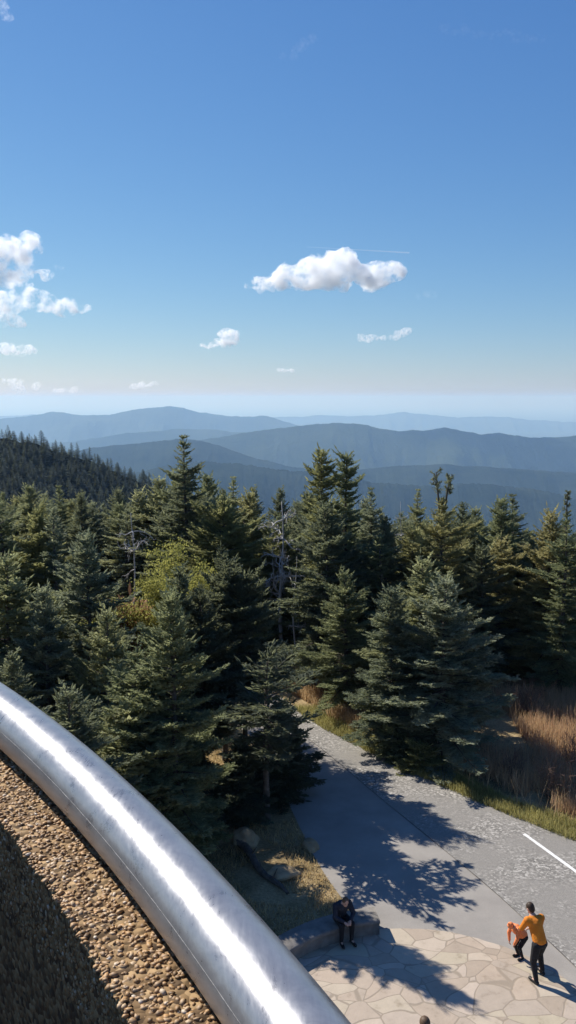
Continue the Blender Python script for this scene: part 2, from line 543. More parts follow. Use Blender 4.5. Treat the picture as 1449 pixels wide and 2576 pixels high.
# ------------------------------------------------------------------ seat wall round the plaza
def arc_wall(a0, a1, r0, r1, z0, z1, n=40, bev=0.02):
    prof = [(r0, z0), (r0, z1 - bev), (r0 + bev, z1), (r1 - bev, z1), (r1, z1 - bev), (r1, z0)]
    V, Q = [], []
    for i in range(n):
        a = a0 + (a1 - a0) * i / (n - 1)
        for (r, z) in prof:
            r2 = r + 0.012 * mnoise.noise(Vector((i * 0.9, r * 5, z * 6)))
            V.append((PC.x + r2 * math.cos(a), PC.y + r2 * math.sin(a), z))
    m = len(prof)
    for i in range(n - 1):
        for k in range(m - 1):
            q = i * m + k
            Q.append((q, q + 1, q + m + 1, q + m))
    for base in (0, (n - 1) * m):
        Q.append((base, base + 1, base + 4, base + 5)); Q.append((base + 1, base + 2, base + 3, base + 4))
    return V, Q


wall = empty('seat_wall', (PC.x + 3.5 * math.cos(R(120)), PC.y + 3.5 * math.sin(R(120)), 0))
setp(wall, 'low curved grey stone seat wall edging the flagstones in tree shade', 'low wall')
for nm, (r0, r1, z0, z1) in (('wall_base', (3.37, 3.80, 0.0, 0.295)), ('coping', (3.32, 3.86, 0.297, 0.37))):
    V, Q = arc_wall(R(99), R(205), r0, r1, z0, z1)
    o = obj(nm, mesh_np(nm, V, Q, M['wallstone']), wall)
    o.matrix_parent_inverse = wall.matrix_basis.inverted()

# ------------------------------------------------------------------ tower parapet and handrail
zr = H - 0.335
pa, pb, pc = gp(54 / K, 758 / K, zr), gp(145 / K, 850 / K, zr), gp(233 / K, 956 / K, zr)


def circle3(a, b, c):
    ax, ay, bx, by, cx, cy_ = a.x, a.y, b.x, b.y, c.x, c.y
    d = 2 * (ax * (by - cy_) + bx * (cy_ - ay) + cx * (ay - by))
    ux = ((ax * ax + ay * ay) * (by - cy_) + (bx * bx + by * by) * (cy_ - ay) + (cx * cx + cy_ * cy_) * (ay - by)) / d
    uy = ((ax * ax + ay * ay) * (cx - bx) + (bx * bx + by * by) * (ax - cx) + (cx * cx + cy_ * cy_) * (bx - ax)) / d
    return Vector((ux, uy, 0)), math.hypot(ux - ax, uy - ay)


TC, TR = circle3(pa, pb, pc)
print('tower centre', TC, 'radius', TR)
dep = (pc - Vector((0, 0, H))).dot(Vector((0, CP, -SP)))
RAIL_R = 0.5 * 88 * dep / F
print('rail radius', RAIL_R, 'depth', dep)
a_mid = math.atan2(pb.y - TC.y, pb.x - TC.x)


def revolve(prof, a0, a1, n, closed=True):
    V, Q = [], []
    for i in range(n):
        a = a0 + (a1 - a0) * i / (n - 1)
        for (r, z) in prof: V.append((TC.x + r * math.cos(a), TC.y + r * math.sin(a), z))
    m = len(prof)
    for i in range(n - 1):
        for k in range(m if closed else m - 1):
            k2 = (k + 1) % m
            Q.append((i * m + k, (i + 1) * m + k, (i + 1) * m + k2, i * m + k2))
    return V, Q


rail = empty('handrail', (TC.x + TR * math.cos(a_mid), TC.y + TR * math.sin(a_mid), zr))
setp(rail, 'thick curved silver metal handrail running diagonally above the gravel parapet', 'handrail')


def keep(o, par):
    o.parent = par; o.matrix_parent_inverse = par.matrix_basis.inverted(); return o


prof = [(TR + RAIL_R * math.cos(t), zr + RAIL_R * math.sin(t)) for t in np.linspace(0, 2 * math.pi, 49)[:-1]]
V, Q = revolve(prof, a_mid - R(150), a_mid + R(150), 500)
keep(obj('rail_tube', mesh_np('rail_tube', V, Q, M['steel'], True)), rail)
# lengthwise weld seam on the near flank
ts = R(163)
prof = []
for q in np.linspace(0, 2 * math.pi, 9)[:-1]:
    prof.append((TR + (RAIL_R - 0.00042) * math.cos(ts) + 0.00055 * math.cos(q), zr + (RAIL_R - 0.00042) * math.sin(ts) + 0.00055 * math.sin(q)))
V, Q = revolve(prof, a_mid - R(150), a_mid + R(150), 400)
keep(obj('weld_seam', mesh_np('weld_seam', V, Q, M['weld'], True)), rail)
ZTOP = zr - 0.030
def rad_at(u, v): q = gp(u / K, v / K, ZTOP); return math.hypot(q.x - TC.x, q.y - TC.y)
RI = (rad_at(0, 839) + rad_at(155, 1024)) / 2       # inner lip of the parapet top
RO = rad_at(145, 850)
UC = min(0.12, RO - RI - 0.015)                         # depth of an undercut added below the lip to shade the inner face
print('parapet', RI - TR, RO - TR)
for k in range(-6, 7):
    a = a_mid + R(11) + R(22) * k
    p = Vector((TC.x + TR * math.cos(a), TC.y + TR * math.sin(a), 0))
    V, Q = tube([(p.x, p.y, ZTOP - 0.02), (p.x, p.y, zr - RAIL_R * 0.6)], [0.014, 0.014], 16)
    keep(obj('post', mesh_np('post', V, Q, M['steel'], True)), rail)

tower = empty('observation_tower', (TC.x, TC.y, 0))
setp(tower, 'round concrete lookout with a parapet of exposed brown gravel under the handrail', 'tower')
parapet = [(RI, ZTOP - 0.004), (RI + 0.004, ZTOP), (RO - 0.004, ZTOP), (RO, ZTOP - 0.004), (RO + 0.07, ZTOP - 0.2), (RO + 0.07, 9.0), (RI + 0.005 + UC, 9.0), (RI + 0.005 + UC, ZTOP - 0.012 - UC * 1.35), (RI + 0.005, ZTOP - 0.012)]
V, Q = revolve(parapet, 0, 2 * math.pi, 361)
par_o = keep(obj('parapet', mesh_np('parapet', V, Q, M['mortar'])), tower)
V, Q = revolve([(0.2, 9.75), (RI + 0.075, 9.75), (RI + 0.075, 9.35), (0.2, 9.35)], 0, 2 * math.pi, 121)
keep(obj('deck', mesh_np('deck', V, Q, M['deck'])), tower)
V, Q = revolve([(0.02, 9.4), (1.3, 9.4), (1.3, -0.1), (0.02, -0.1)], 0, 2 * math.pi, 49)
keep(obj('column', mesh_np('column', V, Q, M['mortar'], True)), tower)


# pebbles of the exposed aggregate, real stones on the stretch of parapet near the eye
def pebbles():
    rng = np.random.default_rng(3)
    bm = bmesh.new(); bmesh.ops.create_icosphere(bm, subdivisions=1, radius=1.0)
    bv = np.array([v.co[:] for v in bm.verts]); bf = np.array([[v.index for v in f.verts] for f in bm.faces]); bm.free()
    VV, FF = [], []; off = 0

    def stone(a, r, z, nr, nz, s):
        nonlocal off
        er = np.array([math.cos(a), math.sin(a), 0]); ez = np.array([0, 0, 1.0]); et = np.array([-math.sin(a), math.cos(a), 0])
        nrm = er * nr + ez * nz; tan = np.cross(nrm, et)
        q = rng.uniform(0, math.pi)
        u = et * math.cos(q) + tan * math.sin(q); v = -et * math.sin(q) + tan * math.cos(q)
        tilt = rng.normal(0, 0.35, 2)
        n2 = nrm + u * tilt[0] + v * tilt[1]; n2 /= np.linalg.norm(n2)
        sc = s * np.array([rng.uniform(0.9, 1.5), rng.uniform(0.65, 1.0), rng.uniform(0.5, 0.8)])
        b = bv + 0.16 * np.sin(bv[:, [1, 2, 0]] * 3.1 + rng.uniform(0, 6, 3))
        pos = np.array([TC.x, TC.y, 0]) + er * r + ez * z
        P = pos + np.outer(b[:, 0] * sc[0], u) + np.outer(b[:, 1] * sc[1], v) + np.outer(b[:, 2] * sc[2], n2)
        VV.append(P); FF.append(bf + off); off += len(bv)
    a0, a1 = a_mid - R(13), a_mid + R(15)
    arc = (a1 - a0) * TR
    for _ in range(int(arc * (RO - RI) / (0.0030 ** 2) * 1.0)):
        stone(rng.uniform(a0, a1), rng.uniform(RI - 0.002, RO - 0.004), ZTOP + rng.uniform(-0.0014, 0.0008), 0, 1, rng.uniform(0.0011, 0.0026))
    for _ in range(int(arc * 0.30 / (0.0038 ** 2) * 1.0)):
        t = rng.uniform(0, 1)
        if t < 0.80:
            q = t / 0.80
            stone(rng.uniform(a0, a1), RI + 0.005 + UC * q, ZTOP - 0.012 - UC * 1.35 * q, -0.804, -0.595, rng.uniform(0.0013, 0.0028))
        else:
            stone(rng.uniform(a0, a1), RI + 0.005 + UC, ZTOP - 0.012 - UC * 1.35 - 0.12 * (t - 0.8) / 0.2, -1, 0, rng.uniform(0.0013, 0.0028))
    return np.concatenate(VV), np.concatenate(FF)


V, Q = pebbles()
o = keep(obj('gravel', mesh_np('gravel', V, Q, M['pebble'], True)), tower)
setp(o, kind='stuff')


# ------------------------------------------------------------------ conifers
def shoots_to_quads(B, D, L, W, U):
    """diamond-shaped sprays of needles: base, direction, length, half width, side vector"""
    n = len(B)
    tip = B + D * L[:, None]
    mid = B + D * (L * 0.45)[:, None]
    V = np.empty((n, 4, 3))
    V[:, 0] = B; V[:, 1] = mid + U * W[:, None]; V[:, 2] = tip; V[:, 3] = mid - U * W[:, None]
    return V.reshape(-1, 3)


def unit(a): return a / np.maximum(1e-9, np.linalg.norm(a, axis=-1, keepdims=True))


def conifer(seed, h=8.0, r=1.9, z0=0.5, ds=0.30, dens=1.0, upper=1.0, ragged=0.25, nb=(7, 4), coarse=1.0, bare_top=0.0, lean=0.0, pw=0.68):
    """-> trunk mesh, crown mesh; local origin at the foot"""
    rng = np.random.default_rng(seed)
    SB, SD, SL, SW, SU = [], [], [], [], []
    WV, WQ = [], []

    def axis(z):
        return np.array([lean * z * 0.1 + 0.05 * math.sin(z * 0.7 + seed), 0.05 * math.sin(z * 0.55 + 2 * seed), z])
    z = z0
    gap_az = rng.uniform(0, 6.28); bulge = [rng.uniform(0, 6.28) for _ in range(4)]
    while z < h * 0.985:
        t = (z - z0) / (h - z0)
        n = int(round(nb[0] + (nb[1] - nb[0]) * t))
        a0 = rng.uniform(0, 6.28)
        for k in range(n):
            az = a0 + 6.283 * k / n + rng.normal(0, 0.28)
            prof_ = (1 - t) ** pw * 0.93 + 0.055
            low = min(1.0, 0.55 + 2.6 * t)
            lump = 1 + 0.22 * math.sin(az * 2 + bulge[0] + z * 1.1) + 0.13 * math.sin(az * 3 + bulge[1] - z * 2.3)
            L = r * prof_ * low * lump * (1 + rng.normal(0, ragged))
            if rng.random() < 0.07: L *= 0.45
            if t > 1 - bare_top: L *= 0.55
            L = max(0.10, min(L, r * 1.3))
            e0 = R(-6 + rng.normal(0, 7)) + R(52) * t ** 1.5 * upper
            zz = z + rng.uniform(-0.5, 0.5) * ds
            p0 = axis(zz)
            rad = np.array([math.cos(az), math.sin(az), 0.0])
            droop = 0.20 * (1 - t) + rng.normal(0, 0.04); tipup = 0.14

            def bp(s):
                s = np.asarray(s)[..., None]
                return p0 + rad * (L * s * math.cos(e0)) + np.array([0, 0, 1.0]) * (L * (math.sin(e0) * s - droop * s ** 1.4 + tipup * s ** 3))
            m = max(3, int(L / (0.098 * coarse) * dens))
            s = np.linspace(0.10 if L < 0.8 else 0.18, 1.0, m) + rng.normal(0, 0.015, m)
            P = bp(s); T = unit(bp(s + 0.02) - bp(s - 0.02))
            side = unit(np.cross(T, np.array([0, 0, 1.0])))
            # leader of the branch
            SB.append(bp(np.linspace(0.3, 0.93, max(2, int(L / 0.2)))))
            q = len(SB[-1])
            SD.append(unit(bp(np.linspace(0.35, 1.0, q)) - SB[-1])); SL.append(np.full(q, L * 0.6 / q + 0.14)); SW.append(np.full(q, 0.035 * coarse))
            SU.append(unit(np.cross(SD[-1], np.array([0, 0, 1.0]) + rng.normal(0, 0.4, (q, 3)))))
            for sg in (-1, 1):
                lt = np.minimum(0.62, 0.36 * L * (1 - s) ** 0.8 + 0.09 + 0.05 * rng.random(m)) * rng.uniform(0.7, 1.2, m)
                ang = R(52) + rng.normal(0, 0.18, m)
                d = T * np.cos(ang)[:, None] + side * (sg * np.sin(ang))[:, None]
                d[:, 2] += rng.normal(-0.05, 0.14, m) + 0.22 * t
                d = unit(d)
                SB.append(P); SD.append(d); SL.append(lt); SW.append(np.full(m, 0.032 * coarse) * rng.uniform(0.8, 1.25, m))
                SU.append(unit(np.cross(d, np.array([0, 0, 1.0]) + rng.normal(0, 0.55, (m, 3)))))
                # side shoots along the longer twigs
                for f in (0.3, 0.5, 0.7, 0.88):
                    ok = lt > 0.15 / max(f, 0.4) * 0.75
                    if not ok.any(): continue
                    Pb = P[ok] + d[ok] * (lt[ok] * f)[:, None]
                    s2 = unit(np.cross(d[ok], np.array([0, 0, 1.0])))
                    for sg2 in (-1, 1):
                        a2 = R(48) + rng.normal(0, 0.2, ok.sum())
                        d2 = d[ok] * np.cos(a2)[:, None] + s2 * (sg2 * np.sin(a2))[:, None]
                        d2[:, 2] += rng.normal(0.02, 0.2, ok.sum()); d2 = unit(d2)
                        SB.append(Pb); SD.append(d2)
                        SL.append(np.minimum(0.24, lt[ok] * (1.05 - f) * 0.75 + 0.05) * rng.uniform(0.8, 1.2, ok.sum()))
                        SW.append(np.full(ok.sum(), 0.026 * coarse))
                        SU.append(unit(np.cross(d2, np.array([0, 0, 1.0]) + rng.normal(0, 0.7, (ok.sum(), 3)))))
            if L > 0.35:
                pts = [tuple(x) for x in bp(np.linspace(0, 0.9, 4))]
                v_, q_ = tube(pts, [0.012 + 0.012 * L, 0.010 + 0.008 * L, 0.009, 0.004], 4, False)
                o_ = len(WV); WV += v_; WQ += [tuple(i + o_ for i in f) for f in q_]
        z += ds * (1.0 - 0.45 * t) * rng.uniform(0.8, 1.2)
    # tip of the leader
    top = axis(h)
    k = 9
    SB.append(np.repeat((axis(h * 0.955))[None], k, 0)); dd = np.column_stack([rng.normal(0, 0.35, k), rng.normal(0, 0.35, k), np.ones(k)])
    SD.append(unit(dd)); SL.append(np.full(k, h * 0.05)); SW.append(np.full(k, 0.03)); SU.append(unit(np.cross(SD[-1], rng.normal(0, 1, (k, 3)))))
    B, D, L_, W_, U = (np.concatenate(a) for a in (SB, SD, SL, SW, SU))
    V1 = shoots_to_quads(B, D, L_, W_, U)
    # the big sprays get a second, crossed face so that they keep their body from the side
    big = L_ > 0.16
    V2 = shoots_to_quads(B[big], D[big], L_[big] * 0.95, W_[big] * 0.9, unit(np.cross(D[big], U[big])))
    V = np.concatenate([V1, V2]); nq = len(V) // 4
    Qs = np.arange(nq * 4).reshape(-1, 4)
    Vw = np.array([v[:] for v in WV]) if WV else np.zeros((0, 3)); Qw = np.array(WQ, dtype=int).reshape(-1, 4) + len(V)
    allV = np.concatenate([V, Vw]); allQ = np.concatenate([Qs, Qw])
    mi = np.concatenate([np.zeros(nq, int), np.ones(len(Qw), int)])
    crown = (allV, allQ, mi)
    zs = np.linspace(0, h * 0.985, 12)
    tr = 0.014 * h + 0.015
    v_, q_ = tube([tuple(axis(a)) if a > 0 else (axis(0)[0], axis(0)[1], -0.4) for a in zs], [tr * (1 - a / h) ** 0.9 * (1.25 if a == 0 else 1) + 0.008 for a in zs], 9)
    trunk = ([v[:] for v in v_], q_)
    return trunk, crown, h


PROTO = {}
CROWN = {}


def proto(key, needle, **kw):
    tr, cr, h = conifer(**kw)
    tm = mesh_np('trunk', tr[0], tr[1], M['bark'], True)
    ms = {nd: None for nd in needle}
    CROWN[key] = cr
    PROTO[key] = (tm, ms, h, len(cr[1]))


proto('full', ['needle', 'needle_blue', 'needle_olive'], seed=11, h=8.0, r=2.0, z0=0.45, dens=1.0)
proto('slim', ['needle', 'needle_blue', 'needle_dark'], seed=12, h=8.0, r=1.45, z0=0.5, ds=0.28)
proto('broad', ['needle', 'needle_blue', 'needle_olive'], seed=13, h=7.0, r=2.2, z0=0.3, ds=0.28)
proto('ragged', ['needle', 'needle_olive', 'needle_dark'], seed=14, h=8.5, r=1.9, z0=0.8, ds=0.34, ragged=0.38, bare_top=0.22)
proto('spire', ['needle', 'needle_blue', 'needle_dark'], seed=15, h=9.0, r=1.6, z0=0.8, ds=0.33, ragged=0.3, upper=0.7, bare_top=0.16)
proto('high', ['needle_deep', 'needle_dark'], seed=16, h=6.6, r=2.25, z0=2.1, ds=0.25, ragged=0.3)
proto('young', ['needle', 'needle_deep', 'needle_blue'], seed=17, h=4.0, r=1.25, z0=0.15, ds=0.2)
proto('sparse', ['needle_dark', 'needle_deep'], seed=18, h=4.6, r=1.15, z0=1.9, ds=0.30, ragged=0.5, nb=(5, 3), dens=0.8)
proto('gappy', ['needle', 'needle_blue'], seed=27, h=8.6, r=1.75, z0=1.2, ds=0.40, ragged=0.5, nb=(6, 3), bare_top=0.1, lean=0.25)
proto('bushy', ['needle', 'needle_olive'], seed=28, h=7.4, r=2.1, z0=0.4, ds=0.26, ragged=0.4, upper=1.3, nb=(7, 5))
proto('thin', ['needle_dark', 'needle_blue'], seed=29, h=9.0, r=1.25, z0=1.0, ds=0.34, ragged=0.45, nb=(5, 3), lean=-0.2)
proto('column', ['needle', 'needle_olive'], seed=30, h=9.2, r=1.25, z0=0.8, ds=0.30, ragged=0.30, nb=(7, 5), pw=0.50, upper=0.8)
proto('shrub', ['needle', 'needle_olive', 'needle_rust'], seed=19, h=1.4, r=0.95, z0=0.05, ds=0.11, nb=(7, 5), ragged=0.4)
for k_, v_ in PROTO.items(): print('proto', k_, v_[3])

TREES = []      # (x, y, r)


def tree(name, key, needle, x, y, h, wide=1.0, label=None, group=None, rz=None, cat='tree', zoff=0.0):
    tm, ms, h0, _ = PROTO[key]
    s = h / h0
    root = empty(name, (x, y, g(x, y) + zoff), random.uniform(0, 6.28) if rz is None else rz)
    v = .12 if group else .03
    root.scale = (s * wide * random.uniform(1.12 - v, 1.12 + v), s * wide * random.uniform(1.12 - v, 1.12 + v), s)
    if group: root.rotation_euler[0] = random.gauss(0, .025); root.rotation_euler[1] = random.gauss(0, .025)
    setp(root, label, cat, group)
    if ms.get(needle) is None:
        cr = CROWN[key]
        ms[needle] = mesh_np('crown', cr[0], cr[1], [M[needle], M['bark']], False, cr[2])
    obj('trunk', tm, root); obj('crown', ms[needle], root)
    TREES.append((x, y, 1.2 * s * wide))
    return root


def tree_px(name, key, needle, du, dv, Y, wide=1.0, label=None, group=None, **kw):
    p = at(du, dv, Y)
    return tree(name, key, needle, p.x, Y, p.z - g(p.x, Y), wide, label, group, **kw)


def cones(root, stems, length, seed, z_lo, spread=0.42):
    """bare leaders rising out of the crown, each ending in an upswept dark tuft of needles hung with cones"""
    rng = np.random.default_rng(seed)
    V, Q = [], []; B, D, L_, W_ = [], [], [], []

    def add(P, r, k=5):
        v_, q_ = tube(P, r, k); o_ = len(V); V.extend([x[:] for x in v_]); Q.extend([tuple(a + o_ for a in f) for f in q_])
    for (ox, oy, dz) in stems:
        b = Vector((ox * .35, oy * .35, z_lo - .5)); top = Vector((ox, oy, z_lo + length + dz))
        add([b, b.lerp(top, .5), top], [.05, .04, .015], 6)
        for i in range(26):
            f = rng.uniform(.42, .98); p = b.lerp(top, f); a = rng.uniform(0, 6.28); L = spread * rng.uniform(.5, 1.1) * (1.35 - .75 * f)
            d = Vector((math.cos(a), math.sin(a), rng.uniform(.5, 1.2))).normalized(); e = p + d * L
            add([p, p.lerp(e, .5), e], [.010, .008, .004], 4)
            for k in range(16):
                q = p.lerp(e, rng.uniform(.25, 1.0)); B.append(q[:])
                D.append((d + Vector(rng.normal(0, .55, 3))).normalized()[:]); L_.append(rng.uniform(.07, .15)); W_.append(.018)
            if rng.random() < .55:
                c = p.lerp(e, rng.uniform(.4, .9)); add([c, c + Vector((0, 0, .04)), c + Vector((0, 0, .09)), c + Vector((0, 0, .12))], [.012, .024, .021, .006], 5)
    B, D, L_, W_ = np.array(B), np.array(D), np.array(L_), np.array(W_)
    U = unit(np.cross(D, rng.normal(0, 1, D.shape)))
    n0 = len(V); VV = np.concatenate([np.array(V), shoots_to_quads(B, D, L_, W_, U)])
    QQ = np.concatenate([np.array(Q), np.arange(len(B) * 4).reshape(-1, 4) + n0])
    mi = np.concatenate([np.ones(len(Q), int), np.zeros(len(B), int)])
    return obj('cone_cluster', mesh_np('cone_cluster', VV, QQ, [M['needle_dark'], M['cone']], False, mi), root)


# ---- the trees one can tell apart: survey print x, y of the top, distance
tree_px('spruce_tree', 'full', 'needle', 430, 1495, 20.9, 0.88, 'bushy green spruce closest to the handrail, left of the bare-trunked fir', rz=0.4)
tree_px('fir_tree', 'sparse', 'needle_deep', 672, 1640, 22.9, 1.1, 'slim dark fir with a bare lower trunk beside the lawn and the path')
tree_px('fir_tree', 'high', 'needle_deep', 563, 1420, 27.2, 0.78, 'dark spreading fir whose trunk is the left one of the pair by the path')
tree_px('fir_tree', 'high', 'needle_deep', 618, 1450, 27.0, 0.8, 'dark spreading fir whose trunk is the right one of the pair by the path')
tree_px('spruce_tree', 'full', 'needle_blue', 215, 1345, 27.0, 0.95, 'blue-green spruce above the left end of the handrail, right of the pale broken branches')
tree_px('spruce_tree', 'broad', 'needle', 270, 1540, 24.0, 0.85, 'rounded mid-green spruce between the handrail and the rusty conifer')
tree_px('spruce_tree', 'broad', 'needle', 350, 1640, 21.4, 1.1, 'low broad spruce pressed between the handrail and the bushy green one')
tree_px('spruce_tree', 'full', 'needle_blue', 110, 1480, 24.5, 0.9, 'grey-green spruce low at left, just above the handrail')
tree_px('spruce_tree', 'broad', 'needle', 12, 1400, 25.5, 1.0, 'green spruce cut by the left edge of the view above the handrail')
tree_px('spruce_tree', 'slim', 'needle_dark', 30, 1640, 21.5, 1.1, 'dark shaded spruce at the left edge touching the handrail')
tree_px('spruce_tree', 'young', 'needle', 330, 1790, 20.6, 1.25, 'low bright green young spruce right against the upper handrail')
tree_px('spire_spruce', 'spire', 'needle_dark', 465, 1103, 41.0, 1.05, 'tallest spruce left of centre with a thin dark open top against the mountains')
t = tree_px('twin_spruce', 'column', 'needle_olive', 812, 1128, 37.0, 0.84, 'left one of two tall spruces standing side by side at centre', rz=1.0)
t = tree_px('twin_spruce', 'column', 'needle', 872, 1134, 37.6, 0.84, 'right one of two tall spruces standing side by side at centre', rz=2.2)
t = tree_px('cone_laden_fir', 'ragged', 'needle_olive', 1112, 1250, 35.0, 0.95, 'olive fir with a bare upper stem and a dark crown of cones at its top')
cones(t, [(-.30, .1, -.12), (.26, -.1, .12)], 1.15, 2, 8.35)
t = tree_px('cone_laden_fir', 'spire', 'needle', 1425, 1300, 33.5, 1.0, 'fir near the right edge with one dark cone knob on a bare leader')
cones(t, [(0.0, 0, 0)], 1.65, 3, 8.6, .24)
tree_px('spruce_tree', 'spire', 'needle_blue', 935, 1232, 42.0, 0.95, 'pointed spruce just right of the two tall spruces, below the mountain line')
tree_px('spruce_tree', 'slim', 'needle_dark', 968, 1300, 36.0, 1.05, 'nearly black narrow spruce in front of the pointed one right of centre')
tree_px('spruce_tree', 'spire', 'needle', 1050, 1235, 47.0, 0.9, 'thin spire left of the cone-topped olive fir')
tree_px('spruce_tree', 'ragged', 'needle_dark', 1165, 1262, 40.0, 0.85, 'spruce with a bent dark tip just right of the cone-topped fir')
tree_px('spruce_tree', 'full', 'needle', 1195, 1280, 43.0, 0.9, 'green spruce behind the bent-tipped one, right of the cone-topped fir')
tree_px('spruce_tree', 'full', 'needle', 1262, 1256, 39.0, 0.95, 'left of a close pair of dark green spruces at right')
tree_px('spruce_tree', 'spire', 'needle_dark', 1292, 1249, 40.5, 1.1, 'right, darker one of a close pair of spruces at right')
tree_px('spruce_tree', 'slim', 'needle', 1345, 1345, 38.0, 1.0, 'lower spruce in the dip between the close pair and the cone-knobbed fir')
tree_px('spruce_tree', 'broad', 'needle_olive', 1387, 1288, 36.0, 0.9, 'flat-topped olive spruce left of the cone-knobbed fir')
tree_px('spruce_tree', 'broad', 'needle', 1065, 1410, 29.3, 1.05, 'broad green spruce behind the roadside, below the cone-topped fir')
tree_px('spruce_tree', 'full', 'needle_blue', 985, 1480, 27.9, 1.0, 'grey-green spruce whose skirts reach the right edge of the road')
tree_px('spruce_tree', 'broad', 'needle', 870, 1440, 32.0, 0.95, 'light green spruce below the two tall spruces, beside the rusty bank')
tree_px('spruce_tree', 'full', 'needle_dark', 1215, 1375, 35.5, 1.1, 'very dark big spruce shading the tall grass at right')
tree_px('spruce_tree', 'broad', 'needle_blue', 1120, 1460, 27.3, 1.15, 'front spruce standing at the road edge where its shadow crosses the grass')
tree_px('spruce_tree', 'full', 'needle_dark', 1310, 1420, 38.5, 1.1, 'dark spruce behind the sunlit tan grass')
tree_px('spruce_tree', 'broad', 'needle', 1440, 1400, 37.5, 1.0, 'green spruce cut by the right edge behind the tan grass')
tree_px('spruce_tree', 'full', 'needle_dark', 800, 1530, 34.5, 0.95, 'shaded spruce left of the light green one, above the rusty bank')
tree_px('spruce_tree', 'full', 'needle_olive', 735, 1450, 38.5, 0.95, 'yellowish green spruce at centre below the twisted dead tree')
tree_px('spruce_tree', 'spire', 'needle', 585, 1204, 46.0, 1.0, 'pointed spruce right of the tallest left one, left of the twisted dead tree')
tree_px('spruce_tree', 'slim', 'needle_dark', 636, 1226, 47.5, 1.05, 'small dark-tipped spruce between the pointed one and the twisted dead tree')
tree_px('spruce_tree', 'slim', 'needle_dark', 705, 1228, 49.0, 0.95, 'narrow spruce directly behind the twisted dead tree')
tree_px('spruce_tree', 'full', 'needle', 520, 1196, 44.0, 0.9, 'spruce leaning on the right side of the tallest left one')
tree_px('spruce_tree', 'broad', 'needle', 350, 1238, 45.0, 1.0, 'broad spruce behind the pale twisted limbs at left')
tree_px('spruce_tree', 'full', 'needle', 400, 1205, 44.5, 0.95, 'spruce on the left flank of the tallest left one')
tree_px('spruce_tree', 'full', 'needle_dark', 296, 1232, 52.0, 0.85, 'dark slender spruce standing in front of the foot of the hazy hillside')
tree_px('spruce_tree', 'full', 'needle', 72, 1222, 50.0, 0.95, 'spruce on the left skyline in front of the hillside, near the left edge')
tree_px('spruce_tree', 'spire', 'needle', 150, 1226, 49.0, 1.05, 'spruce on the left skyline, second top in from the left edge')
tree_px('spruce_tree', 'slim', 'needle_dark', 205, 1240, 47.0, 1.0, 'dark narrow spruce on the left skyline left of the slender dark one')
tree_px('spruce_tree', 'ragged', 'needle', 5, 1236, 52.0, 0.9, 'ragged spruce on the skyline cut by the left edge')
tree_px('conifer_shrub', 'shrub', 'needle', 1000, 1832, 27.3, 1.0, 'low conifer shrub on the right edge of the road', cat='shrub')
tree_px('conifer_shrub', 'shrub', 'needle_olive', 1060, 1880, 26.3, 1.1, 'pale-tipped low conifer at the road edge in front of the spruce', cat='shrub')
tree_px('rusty_conifer', 'shrub', 'needle_rust', 333, 1545, 33.0, 0.9, 'small rusty orange dead-needled conifer glimpsed between green trees at left', cat='tree')


tree('spruce_tree', 'broad', 'needle_dark', -4.9, 19.2, 5.0, 1.05, 'dark spruce low behind the upper part of the handrail')
tree('spruce_tree', 'slim', 'needle_dark', -3.2, 25.3, 6.6, 1.05, 'dark spruce between the bushy green one and the pair of bare trunks')


tree_px('spruce_tree', 'young', 'needle_deep', 702, 1765, 24.4, 1.2, 'dark young spruce at the path edge behind the bare-trunked fir')
tree_px('fir_tree', 'high', 'needle_deep', 505, 1500, 25.6, 0.75, 'dark fir with a bare trunk left of the paired trunks, behind the bushy green spruce')
tree_px('spruce_tree', 'young', 'needle_deep', 600, 1870, 23.0, 1.25, 'young spruce squeezed between the bushy green one and the bare-trunked fir')


# ---- broadleaf crown for the yellowish tree
def leafy(seed, h, r, n_leaf, leaf=0.07):
    rng = np.random.default_rng(seed)
    WV, WQ = [], []
    tips = []

    def limb(p, d, L, rad, lvl):
        pts = [p]; q = p.copy(); dd = d.copy()
        for i in range(4):
            dd = (dd + Vector(rng.normal(0, 0.16, 3)) + Vector((0, 0, 0.05))).normalized(); q = q + dd * (L / 4); pts.append(q.copy())
        v_, q_ = tube(pts, [rad, rad * .85, rad * .7, rad * .55, rad * .4], 5, False)
        o_ = len(WV); WV.extend(v_); WQ.extend([tuple(i + o_ for i in f) for f in q_])
        if lvl == 0: tips.append((pts[-1], L)); tips.append((pts[2], L)); return
        for k in range(4):
            a = rng.uniform(0, 6.28); nd = (dd + Vector((math.cos(a), math.sin(a), 0.25)) * 0.9).normalized()
            limb(pts[rng.integers(2, 5)], nd, L * rng.uniform(.55, .8), rad * .5, lvl - 1)
    limb(Vector((0, 0, -0.2)), Vector((0, 0, 1)), h * 0.5, 0.012 * h + 0.02, 3)
    C = np.array([t[0][:] for t in tips]); n = n_leaf
    idx = rng.integers(0, len(C), n)
    P = C[idx] + rng.normal(0, 0.16 * r, (n, 3)) * np.array([1, 1, .7])
    D = unit(rng.normal(0, 1, (n, 3)) + np.array([0, 0, .2])); U = unit(np.cross(D, rng.normal(0, 1, (n, 3))))
    V = shoots_to_quads(P, D, np.full(n, leaf * 1.4) * rng.uniform(.7, 1.3, n), np.full(n, leaf * .5), U)
    s = h / max(V[:, 2].max(), 0.1)
    return (np.array([v[:] for v in WV]) * s, WQ), V * s


def leafy_tree(name, label, du, dv, Y, r, mat, seed, n=9000, group=None):
    p = at(du, dv, Y); z = g(p.x, Y)
    w_, V = leafy(seed, p.z - z, r, n)
    root = empty(name, (p.x, Y, z)); setp(root, label, 'tree', group)
    obj('trunk', mesh_np('trunk', w_[0], w_[1], M['bark'], True), root)
    obj('crown', mesh_np('crown', V, np.arange(len(V)).reshape(-1, 4), M[mat]), root)
    TREES.append((p.x, Y, 1.2))


